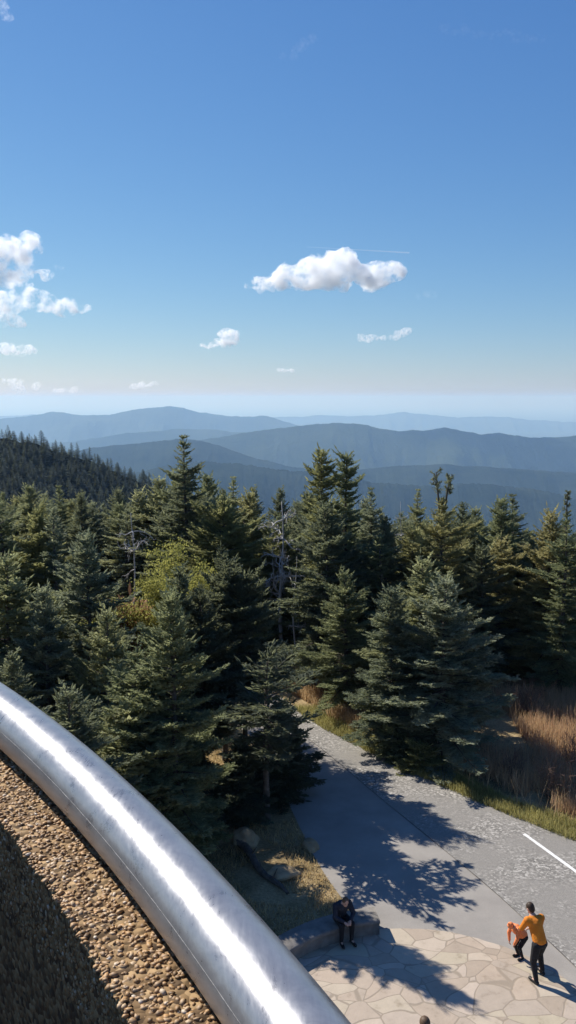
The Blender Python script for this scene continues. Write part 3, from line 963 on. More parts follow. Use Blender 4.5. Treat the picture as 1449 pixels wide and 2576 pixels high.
leafy_tree('broadleaf_tree', 'yellow-green leafy tree rising behind the big left spruce', 400, 1330, 30.5, 1.8, 'leaf_yellow', 5, 22000)


# ---- dead trees
def snag_mesh(seed, h, rad, curl=0.3, n_br=16, lvl=2, blen=0.32, lo=0.3):
    rng = np.random.default_rng(seed)
    TV, TQ, BV, BQ = [], [], [], []

    def add(V, Q, pts, rr, s):
        v_, q_ = tube(pts, rr, s); o_ = len(V); V.extend([x[:] for x in v_]); Q.extend([tuple(i + o_ for i in f) for f in q_])
    pts = [Vector((0.08 * math.sin(i * 0.8 + seed), 0.08 * math.cos(i * 0.6), -0.2 + (h + 0.2) * i / 9)) for i in range(10)]
    add(TV, TQ, pts, [rad * (1 - 0.85 * i / 9) for i in range(10)], 7)

    def br(p, d, L, r, lv):
        q = p.copy(); P = [q.copy()]; k = rng.choice([-1, 1])
        for i in range(6):
            ax = Vector((0, 0, 1)).cross(d).normalized() if abs(d.z) < .95 else Vector((1, 0, 0))
            d = (d + Vector(rng.normal(0, curl, 3)) * .6 + Vector((0, 0, curl * .5 * k * (1 if i > 2 else -0.5)))).normalized()
            q = q + d * (L / 6); P.append(q.copy())
        add(BV, BQ, P, [r * (1 - .13 * i) for i in range(7)], 5)
        if lv > 0:
            for _ in range(3):
                nd = (d + Vector(rng.normal(0, .6, 3))).normalized(); br(P[rng.integers(2, 6)], nd, L * .5, r * .6, lv - 1)
    BR = []
    for i in range(n_br):
        BV.clear(); BQ.clear()
        f = rng.uniform(lo, 0.97); p = pts[int(f * 9)]; a = rng.uniform(0, 6.28)
        br(p, Vector((math.cos(a), math.sin(a), rng.uniform(-.25, .45))).normalized(), h * blen * (1.1 - f * .7) * rng.uniform(.6, 1.2), rad * .40, lvl)
        BR.append((list(BV), list(BQ)))
    return TV, TQ, BR


def snag(name, label, du, dv, Y, rad, seed, **kw):
    p = at(du, dv, Y); z = g(p.x, Y)
    tv, tq, brs = snag_mesh(seed, p.z - z, rad, **kw)
    root = empty(name, (p.x, Y, z)); setp(root, label, 'dead tree')
    obj('trunk', mesh_np('trunk', tv, tq, M['snag'], True), root)
    for bv, bq in brs: obj('branch', mesh_np('branch', bv, bq, M['snag'], True), root)
    TREES.append((p.x, Y, 1.0))


snag('dead_tree', 'pale twisted dead tree with bare curling limbs at centre', 708, 1262, 38.0, 0.10, 21, n_br=22, curl=.5, lo=.45)
snag('dead_tree', 'pale bare forked snag among the green trees left of the tallest left spruce', 332, 1290, 36.0, 0.06, 22, n_br=12, curl=.5, lvl=1, blen=.26, lo=.72)
snag('dead_tree', 'thin grey dead pole between the pointed spruce and the cone-topped fir', 1012, 1262, 40.0, 0.05, 23, n_br=22, curl=.25, lvl=1, blen=.12)
snag('dead_tree', 'pale broken branches poking from the dark firs far left', 120, 1490, 26.5, 0.05, 24, n_br=6, curl=.25, lvl=1, blen=.25)
snag('dead_tree', 'grey leaning snag below the twisted dead tree, beside the olive spruce', 742, 1400, 36.0, 0.05, 26, n_br=10, curl=.35, lvl=1, blen=.2)

# ---- the rest of the wood
SKY_X = [-400, 0, 60, 150, 250, 350, 420, 470, 520, 585, 640, 705, 760, 820, 870, 935, 1000, 1050, 1110, 1170, 1250, 1290, 1330, 1385, 1449, 1900]
SKY_Y = [1235, 1240, 1232, 1238, 1250, 1240, 1215, 1190, 1205, 1225, 1245, 1255, 1240, 1230, 1230, 1255, 1290, 1270, 1260, 1280, 1285, 1290, 1340, 1310, 1300, 1290]
on_road = lambda x, y: any((Vector((x, y, 0)) - (a + b) / 2).length < (a - b).length / 2 + 0.9 for a, b in zip(CL, RR))
rngf = np.random.default_rng(99)
WOOD = {'left': ('dark green conifer of the packed stand left of the yellow-green tree', 'conifers of the left stand'),
        'mid': ('green conifer of the packed stand between the yellow-green tree and the two tall spruces', 'conifers of the middle stand'),
        'right': ('green conifer of the packed stand right of the two tall spruces', 'conifers of the right stand')}
n_fill = 0
for tries in range(9000):
    Y = rngf.uniform(23, 66); du = rngf.uniform(-260, 1710)
    p = at(du, 1400, Y); x = p.x
    if Y < 31 and x > -5.5 and x < 10.5: continue
    if Y < 33.5 and -2 < x < 9: continue
    if Y < 35.8 and 4.5 < x < 13: continue
    if on_road(x, Y): continue
    if Y < 38 and 655 < du < 760: continue
    if Y < 31.5 and 300 < du < 500: continue
    if Y < 33.5 and 290 < du < 375: continue
    if any(math.hypot(x - a, Y - b) < (0.5 if Y > 33 else 0.7) * (c + 1.1) for a, b, c in TREES): continue
    zs_ = at(du, float(np.interp(du, SKY_X, SKY_Y)) + rngf.uniform(4, 75), Y).z
    h = min(zs_ - g(x, Y), rngf.uniform(6.0, 9.6) if Y > 33 else rngf.uniform(4.0, 6.6))
    if h < 3.0: continue
    key = ['full', 'slim', 'broad', 'ragged', 'spire', 'gappy', 'bushy', 'thin'][rngf.integers(0, 8)]
    nd = list(PROTO[key][1].keys()); nd = nd[rngf.integers(0, len(nd))]
    zone = 'left' if du < 330 else 'mid' if du < 800 else 'right'
    tree('conifer', key, nd, x, Y, h, rngf.uniform(.9, 1.15), WOOD[zone][0], WOOD[zone][1])
    n_fill += 1
    if n_fill >= 240: break
print('filler trees', n_fill)


# ------------------------------------------------------------------ grass
def grass(name, pts, hmin, hmax, mat, seed, lean=0.35, wid=0.010):
    rng = np.random.default_rng(seed)
    P = np.asarray(pts); n = len(P)
    hh = rng.uniform(hmin, hmax, n); a = rng.uniform(0, 6.28, n); le = np.abs(rng.normal(0, lean, n)) * hh
    dirv = np.column_stack([np.cos(a), np.sin(a), np.zeros(n)]); sidev = np.column_stack([-np.sin(a), np.cos(a), np.zeros(n)])
    q = rng.uniform(0, 6.28, n); sidev = np.column_stack([np.cos(q), np.sin(q), np.zeros(n)])
    w_ = wid * rng.uniform(.7, 1.5, n)
    V = np.empty((n, 4, 3))
    V[:, 0] = P - sidev * w_[:, None]; V[:, 1] = P + sidev * w_[:, None]
    top = P + dirv * le[:, None] + np.column_stack([np.zeros(n), np.zeros(n), hh])
    V[:, 2] = top + sidev * (w_ * .25)[:, None]; V[:, 3] = top - sidev * (w_ * .25)[:, None]
    o = obj(name, mesh_np(name, V.reshape(-1, 3), np.arange(n * 4).reshape(-1, 4), M[mat]))
    return o


def scatter(n, xr, yr, ok, seed, clump=None):
    rng = np.random.default_rng(seed); out = []
    while len(out) < n:
        m = 4000
        X = rng.uniform(*xr, m); Y = rng.uniform(*yr, m)
        for x, y in zip(X, Y):
            if ok(x, y):
                out.append((x, y, g(x, y) - 0.01))
                if len(out) >= n: break
    return out


RRx = np.array([p.x for p in RR][::-1]); RRy = np.array([p.y for p in RR][::-1])
o_ = np.argsort(RRy); RRx, RRy = RRx[o_], RRy[o_]
CLx = np.array([p.x for p in CL]); CLy = np.array([p.y for p in CL]); o_ = np.argsort(CLy); CLx, CLy = CLx[o_], CLy[o_]


def right_edge(y): return float(np.interp(y, RRy, RRx))
def left_edge(y): return float(np.interp(y, CLy, CLx))
def nz(x, y, s, k=0): return mnoise.noise(Vector((x * s, y * s, k)))


# tall dry meadow grass on the right bank
o = grass('meadow_grass', scatter(60000, (4, 17), (18, 33.5), lambda x, y: x > right_edge(y) + (0.85 if y < 22 else 1.5) + 0.4 * nz(x, y, .8) and nz(x, y, .9, 4) > -0.28 and not (y > 27.5 and x < 8), 1), .25, .62, 'grass_rust', 2, .3, .008)
setp(o, 'tall dry rusty tan grass on the bank right of the road', 'grass', kind='stuff')
o = grass('meadow_stalks', scatter(2600, (4, 17), (18, 33.5), lambda x, y: x > right_edge(y) + .7 and nz(x, y, .6, 9) > -.2 and not (y > 27.5 and x < 8), 11), .4, .85, 'grass_tan', 12, .55, .007)
setp(o, 'pale bent dry stalks standing above the rusty meadow grass', 'grass', kind='stuff')
# yellow-green verge
o = grass('verge_grass', scatter(26000, (-1, 14), (17, 32), lambda x, y: right_edge(y) - 0.12 + 0.12 * nz(x, y, 1.6) < x < right_edge(y) + 1.15 + .4 * nz(x, y, .7, 2), 3), .06, .24, 'grass_green', 4, .5, .009)
setp(o, 'short yellow-green grass along the right edge of the road', 'grass', kind='stuff')
# tan lawn under the left trees
o = grass('lawn_grass', scatter(32000, (-9, 2.3), (17.2, 29), lambda x, y: x < left_edge(y) - .02 + .15 * nz(x, y, 1.3) and math.hypot(x - PC.x, y - PC.y) > 3.9 and nz(x, y, .7, 8) > -.18, 5), .03, .14, 'grass_tan', 6, .6, .011)
setp(o, 'matted tan grass under the trees left of the path', 'grass', kind='stuff')
o = grass('bank_grass', scatter(14000, (-3, 6.5), (29.5, 35.5), lambda x, y: right_edge(y) + .7 < x < right_edge(y) + 3.6 and nz(x, y, .9, 5) > -.2, 7), .2, .55, 'grass_rust', 8, .4, .009)
setp(o, 'rusty brown ferns and grass on the bank beyond the road bend', 'grass', kind='stuff')


# bare twiggy bushes in the meadow
def bush_mesh(seed, h, n=34):
    rng = np.random.default_rng(seed); V, Q = [], []

    def add(p, d, L, r, lv):
        P = [p.copy()]; q = p.copy()
        for i in range(4):
            d = (d + Vector(rng.normal(0, .14, 3)) + Vector((0, 0, .05))).normalized(); q = q + d * (L / 4); P.append(q.copy())
        v_, f_ = tube(P, [r, r * .85, r * .65, r * .5, r * .3], 3, False); o_ = len(V); V.extend([x[:] for x in v_]); Q.extend([tuple(i + o_ for i in f) for f in f_])
        if lv:
            for _ in range(4): add(P[rng.integers(1, 5)], (d + Vector(rng.normal(0, .5, 3))).normalized(), L * .5, r * .6, lv - 1)
    for _ in range(n):
        a = rng.uniform(0, 6.28); s = rng.uniform(0.1, .7)
        add(Vector((rng.normal(0, .15), rng.normal(0, .15), -.05)), Vector((math.cos(a) * s, math.sin(a) * s, 1)).normalized(), h * rng.uniform(.6, 1), .011, 2)
    return mesh_np('stems', V, Q, M['twig'], True)


BM = [bush_mesh(31, 1.2), bush_mesh(32, 0.95)]
bushes = [((1400, 2010), 1.05, 'bare grey-brown bush at the right edge above the white road line'),
          ((1290, 1960), 0.8, 'small bare bush in the shaded grass near the road verge'),
          ((1180, 1900), 0.7, 'low bare bush at the foot of the front spruce'),
          ((1445, 1930), 1.0, 'bare bush at the right edge where shade meets the sunlit tan grass'),
          ((1330, 1800), 0.9, 'bare bush at the top of the sunlit tan grass'),
          ((820, 1760), 0.8, 'rusty bare bush on the bank by the bend of the road'),
          ((760, 1725), 0.7, 'small rusty bush at the far end of the road bend')]
for i, (px, s, lab) in enumerate(bushes):
    p = gp(*px); root = empty('bare_bush', (p.x, p.y, g(p.x, p.y)), i * 1.3); root.scale = (s, s, s)
    setp(root, lab, 'bush', 'bare bushes on the grassy banks')
    obj('stems', BM[i % 2], root)


# ------------------------------------------------------------------ lawn details: fallen branch and boulders
p0, p1 = gp(598, 2128), gp(722, 2262)
pts = [p0.lerp(p1, i / 7) + Vector((0.05 * math.sin(i * 1.3), .05 * math.cos(i), 0.10 + .04 * math.sin(i))) for i in range(8)]
fb = empty('fallen_trunk', tuple(p0)); setp(fb, 'dark fallen trunk lying across the tan lawn by the seat wall', 'fallen trunk')
v_, q_ = tube(pts, [.11, .10, .095, .09, .08, .07, .055, .035], 8)
keep(obj('stem', mesh_np('stem', [x[:] for x in v_], q_, M['bark'], True)), fb)
for i in (2, 4, 5):
    d = Vector((random.uniform(-.5, .5), random.uniform(-.5, .5), .35))
    v_, q_ = tube([pts[i], pts[i] + d * .5, pts[i] + d], [.03, .02, .008], 6)
    keep(obj('stub', mesh_np('stub', [x[:] for x in v_], q_, M['bark'], True)), fb)


def boulder(px, s, label, seed, squash=.6):
    p = gp(*px)
    bm = bmesh.new(); bmesh.ops.create_icosphere(bm, subdivisions=4, radius=1)
    for v in bm.verts:
        n = v.co.normalized()
        k = 1 + .28 * mnoise.noise(n * 1.3 + Vector((seed, 0, 0))) + .10 * mnoise.noise(n * 3.5 + Vector((0, seed, 0)))
        v.co = Vector((n.x * s[0], n.y * s[1], n.z * s[2])) * k
    o = bm_obj('boulder', bm, M['rock'], smooth=True); o.location = (p.x, p.y, s[2] * .25)
    o.rotation_euler = (0, 0, seed * 1.7); setp(o, label, 'boulder', 'boulders on the lawn')


boulder((618, 2118), (.42, .32, .26), 'tan boulder at the foot of the bare-trunked fir beside the fallen trunk', 1)
boulder((712, 2205), (.40, .28, .20), 'flat tan boulder right of the fallen trunk', 2)
boulder((782, 2132), (.28, .2, .16), 'small pale boulder right of the bare-trunked fir', 3)


# ------------------------------------------------------------------ far hills
def ridge(name, crest, D, mat, depth_lo, rough=0.0, spur=0.12, nu=900, ns=46, seed=0, rock=0):
    """a mountain ridge: crest given by survey points, D metres away; falls away to both sides in noisy spurs"""
    cx = [c[0] for c in crest]; cyv = [c[1] for c in crest]
    us = np.linspace(cx[0], cx[-1], nu); V = []
    zmin = min(at(a, b, D).z for a, b in crest)
    s_ = np.concatenate([np.linspace(-1, 0, ns // 3, endpoint=False), np.linspace(0, 1, ns - ns // 3)])   # <0 behind the crest
    # smooth the crest polyline
    ker = np.ones(5) / 5
    cv = np.convolve(np.pad(np.interp(us, cx, cyv), 2, 'edge'), ker, 'valid')
    cv = cv - np.array([3.2 * mnoise.fractal(Vector((u / 60.0 + seed * 5, seed, 0)), 0.8, 2.0, 5) for u in us])
    for i, u in enumerate(us):
        pc_ = at(u, cv[i], D)
        for s in s_:
            a = abs(s) ** 1.15
            y = D - s * depth_lo * 2.4
            n1 = mnoise.fractal(Vector((pc_.x / depth_lo * 1.1 + seed, s * 1.0, seed * 3.1)), 0.9, 2.1, 6)
            n2 = mnoise.noise(Vector((pc_.x / depth_lo * 2.6 + seed, s * .6, 7.7)))
            drop = depth_lo * (a * (1 + spur * 3.0 * n2) - spur * 1.6 * n1 * min(1, a * 3.0))
            z = pc_.z - drop
            if rough: z += rough * (mnoise.noise(Vector((pc_.x / 9.0, y / 9.0, seed))) + .7 * mnoise.noise(Vector((pc_.x / 4.0, y / 5.0, seed + 4))))
            V.append((pc_.x * (y / D) * .5 + pc_.x * .5, y, z))
    m = len(s_); Q = []
    for i in range(nu - 1):
        for k in range(m - 1):
            q = i * m + k; Q.append((q, q + m, q + m + 1, q + 1))
    o = obj(name, mesh_np(name, V, Q, mat, True)); setp(o, kind='structure'); return o


M['hill_far'] = hill_mat('far_forest', (0.020, 0.034, 0.022), (0.060, 0.075, 0.040), 0.0012, 0.02, 40)
M['hill_mid'] = hill_mat('mid_forest', (0.012, 0.022, 0.018), (0.040, 0.052, 0.034), 0.004, 0.05, 14)
ridge('hills', [(-900, 1052), (-400, 1046), (0, 1047), (90, 1043), (200, 1052), (420, 1056), (640, 1052), (760, 1047), (850, 1045), (930, 1047), (975, 1041), (1022, 1036), (1075, 1043), (1130, 1049), (1250, 1048), (1330, 1056), (1449, 1062), (2300, 1070)], 26000, M['hill_far'], 700, seed=1)
ridge('hills', [(-900, 1070), (-300, 1066), (-60, 1060), (60, 1048), (128, 1036), (180, 1042), (270, 1045), (330, 1031), (400, 1024), (426, 1021), (470, 1030), (520, 1039), (575, 1048), (660, 1045), (700, 1054), (745, 1071), (860, 1098), (1100, 1130), (2300, 1150)], 15000, M['hill_far'], 900, seed=2)
ridge('hills', [(-900, 1120), (-100, 1120), (180, 1112), (300, 1092), (440, 1080), (540, 1080), (600, 1088), (680, 1084), (760, 1092), (1000, 1120), (2300, 1130)], 11000, M['hill_far'], 800, seed=3)
ridge('hills', [(-900, 1150), (200, 1135), (420, 1122), (560, 1098), (640, 1084), (720, 1076), (790, 1067), (850, 1063), (900, 1066), (960, 1079), (1020, 1084), (1070, 1083), (1122, 1076), (1160, 1083), (1205, 1092), (1260, 1089), (1340, 1102), (1400, 1099), (1449, 1096), (1800, 1080), (2300, 1090)], 8000, M['hill_far'], 800, seed=4)
ridge('hills', [(-900, 1180), (100, 1150), (250, 1124), (380, 1112), (450, 1104), (500, 1106), (560, 1124), (640, 1152), (720, 1172), (820, 1186), (1000, 1200), (2300, 1230)], 5600, M['hill_mid'], 620, seed=5, rough=2)
ridge('hills', [(-900, 1260), (500, 1215), (700, 1200), (860, 1185), (1000, 1172), (1120, 1168), (1250, 1176), (1449, 1190), (1800, 1180), (2300, 1190)], 5200, M['hill_mid'], 640, seed=6, rough=2)
ridge('hills', [(-900, 1220), (100, 1215), (300, 1200), (420, 1172), (500, 1161), (600, 1166), (700, 1182), (760, 1186), (820, 1194), (880, 1196), (940, 1214), (1060, 1222), (1200, 1216), (1300, 1224), (1380, 1236), (1449, 1258), (1700, 1280), (2300, 1290)], 4000, M['hill_mid'], 520, seed=7, rough=6, nu=1000)
# the near wooded hillside at left
HCX = [-900, -200, 0, 40, 90, 150, 210, 270, 320, 370, 430, 520, 700]; HCY = [1040, 1080, 1104, 1108, 1118, 1138, 1156, 1178, 1200, 1222, 1250, 1300, 1420]
HD = 460.0
M['hill_near'] = hill_mat('near_forest_floor', (0.010, 0.015, 0.010), (0.025, 0.030, 0.018), 0.05, 0.4, 2)
hs = ridge('hillside', list(zip(HCX, HCY)), HD, M['hill_near'], 130, rough=1.0, spur=.08, nu=420, ns=70, seed=8)
# the wide country below
bm = bmesh.new()
rings = [0, 500, 3000, 15000, 60000, 130000]
for a, b in ((-1, 1),):
    bm.faces.new([bm.verts.new(p) for p in ((-140000, -3000, -950), (140000, -3000, -950), (140000, 130000, -950), (-140000, 130000, -950))])
setp(bm_obj('valley', bm, M['hill_far']), kind='structure')

# conifers of that hillside: small, so trunk and crown are one mesh
def tiny_conifer(seed):
    rng = np.random.default_rng(seed); V, Q = [], []
    h = 10.0
    for z in np.arange(0.8, h * .97, .42):
        t = z / h; n = 9
        for k in range(n):
            a = rng.uniform(0, 6.28); L = 2.1 * (1 - t) ** .8 * rng.uniform(.5, 1.25) + .15
            d = np.array([math.cos(a), math.sin(a), -.25 + .5 * t]); sv = np.array([-math.sin(a), math.cos(a), 0]); p = np.array([0, 0, z])
            o_ = len(V); V += [p + sv * .1, p + d * L * .5 + sv * .32 * (1 - .5 * t) + [0, 0, .12], p + d * L, p + d * L * .5 - sv * .32 * (1 - .5 * t) + [0, 0, -.12]]
            Q.append((o_, o_ + 1, o_ + 2, o_ + 3))
    v_, q_ = tube([(0, 0, -1), (0, 0, 5), (0, 0, h)], [.16, .1, .03], 5); o_ = len(V)
    V += [np.array(x[:]) for x in v_]; Q += [tuple(i + o_ for i in f) for f in q_]
    return np.array(V), np.array(Q)


M['needle_far'] = foliage('far_needles', (0.030, 0.048, 0.040), (0.080, 0.105, 0.080), 0.35)
TG = [tiny_conifer(s) for s in (41, 42, 43, 44)]
TM = [mesh_np('hillside_spruce', v, q, M['needle_far']) for v, q in TG]
rngh = np.random.default_rng(5)
hme = hs.data
hv = np.empty(len(hme.vertices) * 3, np.float32); hme.vertices.foreach_get('co', hv); hv = hv.reshape(-1, 3)
# candidates: hill vertices on the near side that project inside or just beside the frame
rel = hv - np.array([0, 0, H]); dpt = rel[:, 1] * CP - rel[:, 2] * SP
uu = 288 + F * rel[:, 0] / dpt
cand = np.where((uu > -60) & (uu < 190) & (hv[:, 1] > 230) & (hv[:, 1] < HD + 8))[0]
placed = []
for i in rngh.permutation(cand):
    x, y, z = hv[i]
    near_crest = y > HD - 25
    if any((x - a) ** 2 + (y - b) ** 2 < (3.0 if near_crest else 5.6) ** 2 for a, b in placed): continue
    placed.append((x, y)); s = rngh.uniform(.55, 1.0)
    o = obj('hillside_spruce', TM[rngh.integers(0, 4)]); o.location = (x, y, z - .3); o.scale = (s * 2.1, s * 2.1, s * .85)
    o.rotation_euler = (0, 0, rngh.uniform(0, 6.28))
    setp(o, 'small dark spruce covering the hazy hillside behind the left stand', 'tree', 'spruces on the left hillside')
    if len(placed) >= 290: break
# beyond those 290 the hillside wood reads as one mass
cand2 = np.where((uu > -120) & (uu < 330) & (hv[:, 1] > 230) & (hv[:, 1] < HD + 30))[0]
WV, WQ, off, cnt = [], [], 0, 0
grid = {}
for a, b in placed: grid.setdefault((int(a // 3), int(b // 3)), []).append((a, b))
for i in rngh.permutation(cand2):
    x, y, z = hv[i]; x += rngh.normal(0, .8); y += rngh.normal(0, .8)
    ci, cj = int(x // 3), int(y // 3)
    if any((x - a) ** 2 + (y - b) ** 2 < 2.6 ** 2 for p in (-1, 0, 1) for q in (-1, 0, 1) for a, b in grid.get((ci + p, cj + q), ())): continue
    grid.setdefault((ci, cj), []).append((x, y))
    v, q = TG[rngh.integers(0, 4)]; s = rngh.uniform(.45, .85); a = rngh.uniform(0, 6.28)
    keepq = rngh.random(len(q)) < .7; q = q[keepq]
    vv = np.column_stack([(v[:, 0] * math.cos(a) - v[:, 1] * math.sin(a)) * s * 1.8 + x, (v[:, 0] * math.sin(a) + v[:, 1] * math.cos(a)) * s * 1.8 + y, v[:, 2] * s + z - .3])
    WV.append(vv); WQ.append(q + off); off += len(vv); cnt += 1
    if cnt >= 2200: break
setp(obj('forest', mesh_np('forest', np.concatenate(WV), np.concatenate(WQ), M['needle_far'])), 'dark spruce forest covering the hazy hillside at left', 'forest', kind='stuff')
print('hillside trees', len(placed), cnt)

# ------------------------------------------------------------------ air
bm = bmesh.new()
bmesh.ops.create_cube(bm, size=1.0)
X0, X1, Y0, Y1, Z0, Z1 = -150000, 150000, -4000, 140000, -1990, H + 100
for v in bm.verts:
    v.co = ((X0 if v.co.x < 0 else X1), (Y0 if v.co.y < 0 else Y1), (Z0 if v.co.z < 0 else Z1))
m, nt, out = new_mat('haze_air')
pv = N(nt, 'ShaderNodeVolumePrincipled')
pv.inputs['Color'].default_value = (0.34, 0.56, 0.86, 1); pv.inputs['Density'].default_value = 8.0e-5
pv.inputs['Absorption Color'].default_value = (0.62, 0.62, 0.42, 1)
pv.inputs['Density Attribute'].default_value = ''; pv.inputs['Anisotropy'].default_value = 0.2
nt.links.new(pv.outputs[0], out.inputs['Volume'])
setp(bm_obj('haze', bm, m), kind='stuff')


# ------------------------------------------------------------------ clouds
def cloud_mat(name, dens, scale, thr, seed):
    m, nt, out = new_mat(name)
    pv = N(nt, 'ShaderNodeVolumePrincipled')
    pv.inputs['Color'].default_value = (1, 1, 1, 1); pv.inputs['Anisotropy'].default_value = 0.35
    pv.inputs['Density Attribute'].default_value = ''
    tc = nt.nodes.new('ShaderNodeTexCoord')
    mp = nt.nodes.new('ShaderNodeMapping'); mp.inputs['Location'].default_value = (seed * 3.7, seed * 1.3, seed)
    nt.links.new(tc.outputs['Object'], mp.inputs['Vector'])
    n = N(nt, 'ShaderNodeTexNoise', Scale=scale, Detail=8.0, Roughness=0.68); nt.links.new(mp.outputs[0], n.inputs['Vector'])
    mr = N(nt, 'ShaderNodeMapRange'); nt.links.new(n.outputs['Fac'], mr.inputs[0])
    mr.inputs[1].default_value = thr; mr.inputs[2].default_value = thr + .30; mr.inputs[3].default_value = 0; mr.inputs[4].default_value = dens
    nt.links.new(mr.outputs[0], pv.inputs['Density'])
    nt.links.new(pv.outputs[0], out.inputs['Volume'])
    return m


def cloud(label, D, puffs, seed, dens=0.02, thr=.42, flat=.55, name='cloud'):
    """puffs: survey ellipses (x, y, rx, ry); hull = lumpy union, filled with broken vapour"""
    rng = np.random.default_rng(seed)
    bm = bmesh.new()
    c0 = at(sum(p[0] for p in puffs) / len(puffs), sum(p[1] for p in puffs) / len(puffs), D)
    px = K * D / F                                    # metres per survey pixel
    for (x, y, rx, ry) in puffs:
        for _ in range(max(2, int(rx / max(ry, 1) * 2.5))):
            q = at(x + rng.uniform(-.75, .75) * rx, y + rng.uniform(-.45, .35) * ry, D) - c0
            q.y += rng.uniform(-.5, .5) * rx * px * flat
            s = ry * px * rng.uniform(.5, .85)
            ret = bmesh.ops.create_icosphere(bm, subdivisions=2, radius=1.0)
            for v in ret['verts']: v.co = Vector((v.co.x * s * 1.35, v.co.y * s * 1.35, v.co.z * s)) + q
    me = bpy.data.meshes.new('cloud'); bm.to_mesh(me); bm.free()
    o = bpy.data.objects.new(name, me); col.objects.link(o)
    dims = max(p[3] for p in puffs) * px
    rm = o.modifiers.new('remesh', 'REMESH'); rm.mode = 'VOXEL'; rm.voxel_size = max(dims / 11, 1)
    dg = bpy.context.evaluated_depsgraph_get(); ev = o.evaluated_get(dg)
    me2 = bpy.data.meshes.new_from_object(ev); o.modifiers.clear(); o.data = me2
    me2.transform(Matrix.Scale(1 / (dims * 2), 4)); o.scale = (dims * 2,) * 3
    for v in me2.vertices:
        n = Vector((0, 0, 0)); q = v.co.copy()
        for f_, a_ in ((2.0, .13), (4.5, .07), (9.0, .045), (18.0, .025)):
            n += mnoise.noise_vector(q * f_ + Vector((seed, f_, 0))) * a_
        if n.z < 0 and q.z < 0: n.z *= .4
        v.co += n
    me2.materials.clear(); me2.materials.append(cloud_mat('cloud_vapour', dens * 1.9, 3.4, thr + .085, seed))
    o.location = c0
    setp(o, label, 'cloud', 'white clouds over the mountains')
    return o


cloud('large white cumulus cloud with a flat base right of centre', 9000, [(695, 714, 75, 22), (755, 690, 52, 42), (828, 668, 52, 56), (905, 680, 62, 54), (965, 694, 40, 34), (650, 724, 40, 12), (830, 712, 150, 22)], 1, .022, .36)
cloud('big white cloud cut by the left edge, upper puff', 7500, [(20, 625, 62, 62), (85, 612, 26, 38), (-60, 640, 60, 60), (30, 690, 62, 34), (98, 690, 32, 17), (50, 655, 50, 30)], 2, .022, .38)
cloud('long white cloud at the left edge beneath the upper puff', 7600, [(60, 755, 85, 30), (140, 770, 65, 28), (200, 780, 32, 24), (-40, 760, 60, 45), (20, 812, 40, 22), (60, 722, 40, 18)], 3, .02, .40)
cloud('small bright cloud left of centre', 12000, [(540, 862, 35, 16), (580, 848, 32, 24), (515, 874, 22, 8)], 4, .018, .36)
cloud('long thin white cloud right of the small bright one', 13000, [(930, 848, 32, 13), (985, 848, 30, 10), (1015, 836, 26, 12)], 5, .016, .38)
cloud('small white cloud at the left edge under the long cloud', 12000, [(15, 885, 32, 22), (70, 882, 28, 15)], 6, .016, .38)
cloud('tiny flat cloud near the middle just above the mountains', 19000, [(718, 931, 22, 7)], 7, .012, .34)
cloud('streaky low white cloud at far left near the mountain tops', 22000, [(65, 975, 45, 16), (30, 958, 30, 10)], 8, .008, .38)
cloud('low pale streak cloud left above the mountains', 24000, [(165, 981, 38, 9)], 9, .007, .36)
cloud('low white cloud above the highest mountain', 22000, [(355, 970, 36, 10), (385, 965, 12, 6)], 10, .009, .36)
cloud('faint wisp of cloud right of the large cumulus', 10000, [(1068, 743, 34, 14)], 11, .0012, .40)
cloud('tiny scrap of cloud right of the upper left puff', 9000, [(148, 673, 14, 8)], 12, .006, .42)
cloud('faint high wisp of cirrus near the top of the sky', 16000, [(725, 140, 22, 12), (750, 120, 22, 13), (775, 103, 22, 12), (790, 92, 16, 9)], 13, .0004, .38)
cloud('thin veil of cirrus at upper right', 17000, [(1150, 75, 60, 9), (1250, 88, 70, 9), (1340, 98, 60, 8)], 14, .0003, .38)
cloud('wispy scrap of cloud in the top left corner', 9000, [(4, 18, 14, 20), (18, 38, 10, 14)], 15, .005, .40)
# contrail
p0, p1 = at(770, 621, 14000), at(1030, 636, 14000)
v_, q_ = tube([p0.lerp(p1, i / 10) for i in range(11)], [5 + 9 * i / 10 for i in range(11)], 8)
m, nt, out = new_mat('contrail_vapour')
pv = N(nt, 'ShaderNodeVolumePrincipled'); pv.inputs['Density'].default_value = .010; pv.inputs['Color'].default_value = (1, 1, 1, 1); pv.inputs['Density Attribute'].default_value = ''
nt.links.new(pv.outputs[0], out.inputs['Volume'])
setp(obj('contrail', mesh_np('contrail', [x[:] for x in v_], q_, m, True)), 'thin white contrail drawn just above the large cumulus', 'contrail')


# ------------------------------------------------------------------ people
M['skin'] = simple('skin', (0.42, 0.25, 0.18), (0.52, 0.32, 0.24), 12, 0.6)
M['hair_dark'] = simple('dark_brown_hair', (0.025, 0.016, 0.010), (0.06, 0.036, 0.022), 60, 0.6)
M['hair_brown'] = simple('brown_hair', (0.06, 0.035, 0.02), (0.13, 0.08, 0.045), 60, 0.6)
M['orange'] = simple('orange_jacket_cloth', (0.56, 0.165, 0.012), (0.68, 0.235, 0.022), 7, 0.75, 0.4, 18)
M['coral'] = simple('coral_hat_knit', (0.72, 0.20, 0.07), (0.85, 0.30, 0.12), 30, 0.85, 0.4, 60)
M['purple'] = simple('purple_jacket_cloth', (0.14, 0.075, 0.13), (0.22, 0.13, 0.19), 8, 0.8, 0.3, 18)
M['black'] = simple('black_trouser_cloth', (0.010, 0.010, 0.012), (0.022, 0.022, 0.025), 9, 0.85, 0.3, 18)
M['navy'] = simple('dark_navy_cloth', (0.012, 0.015, 0.024), (0.028, 0.033, 0.048), 9, 0.85, 0.3, 18)
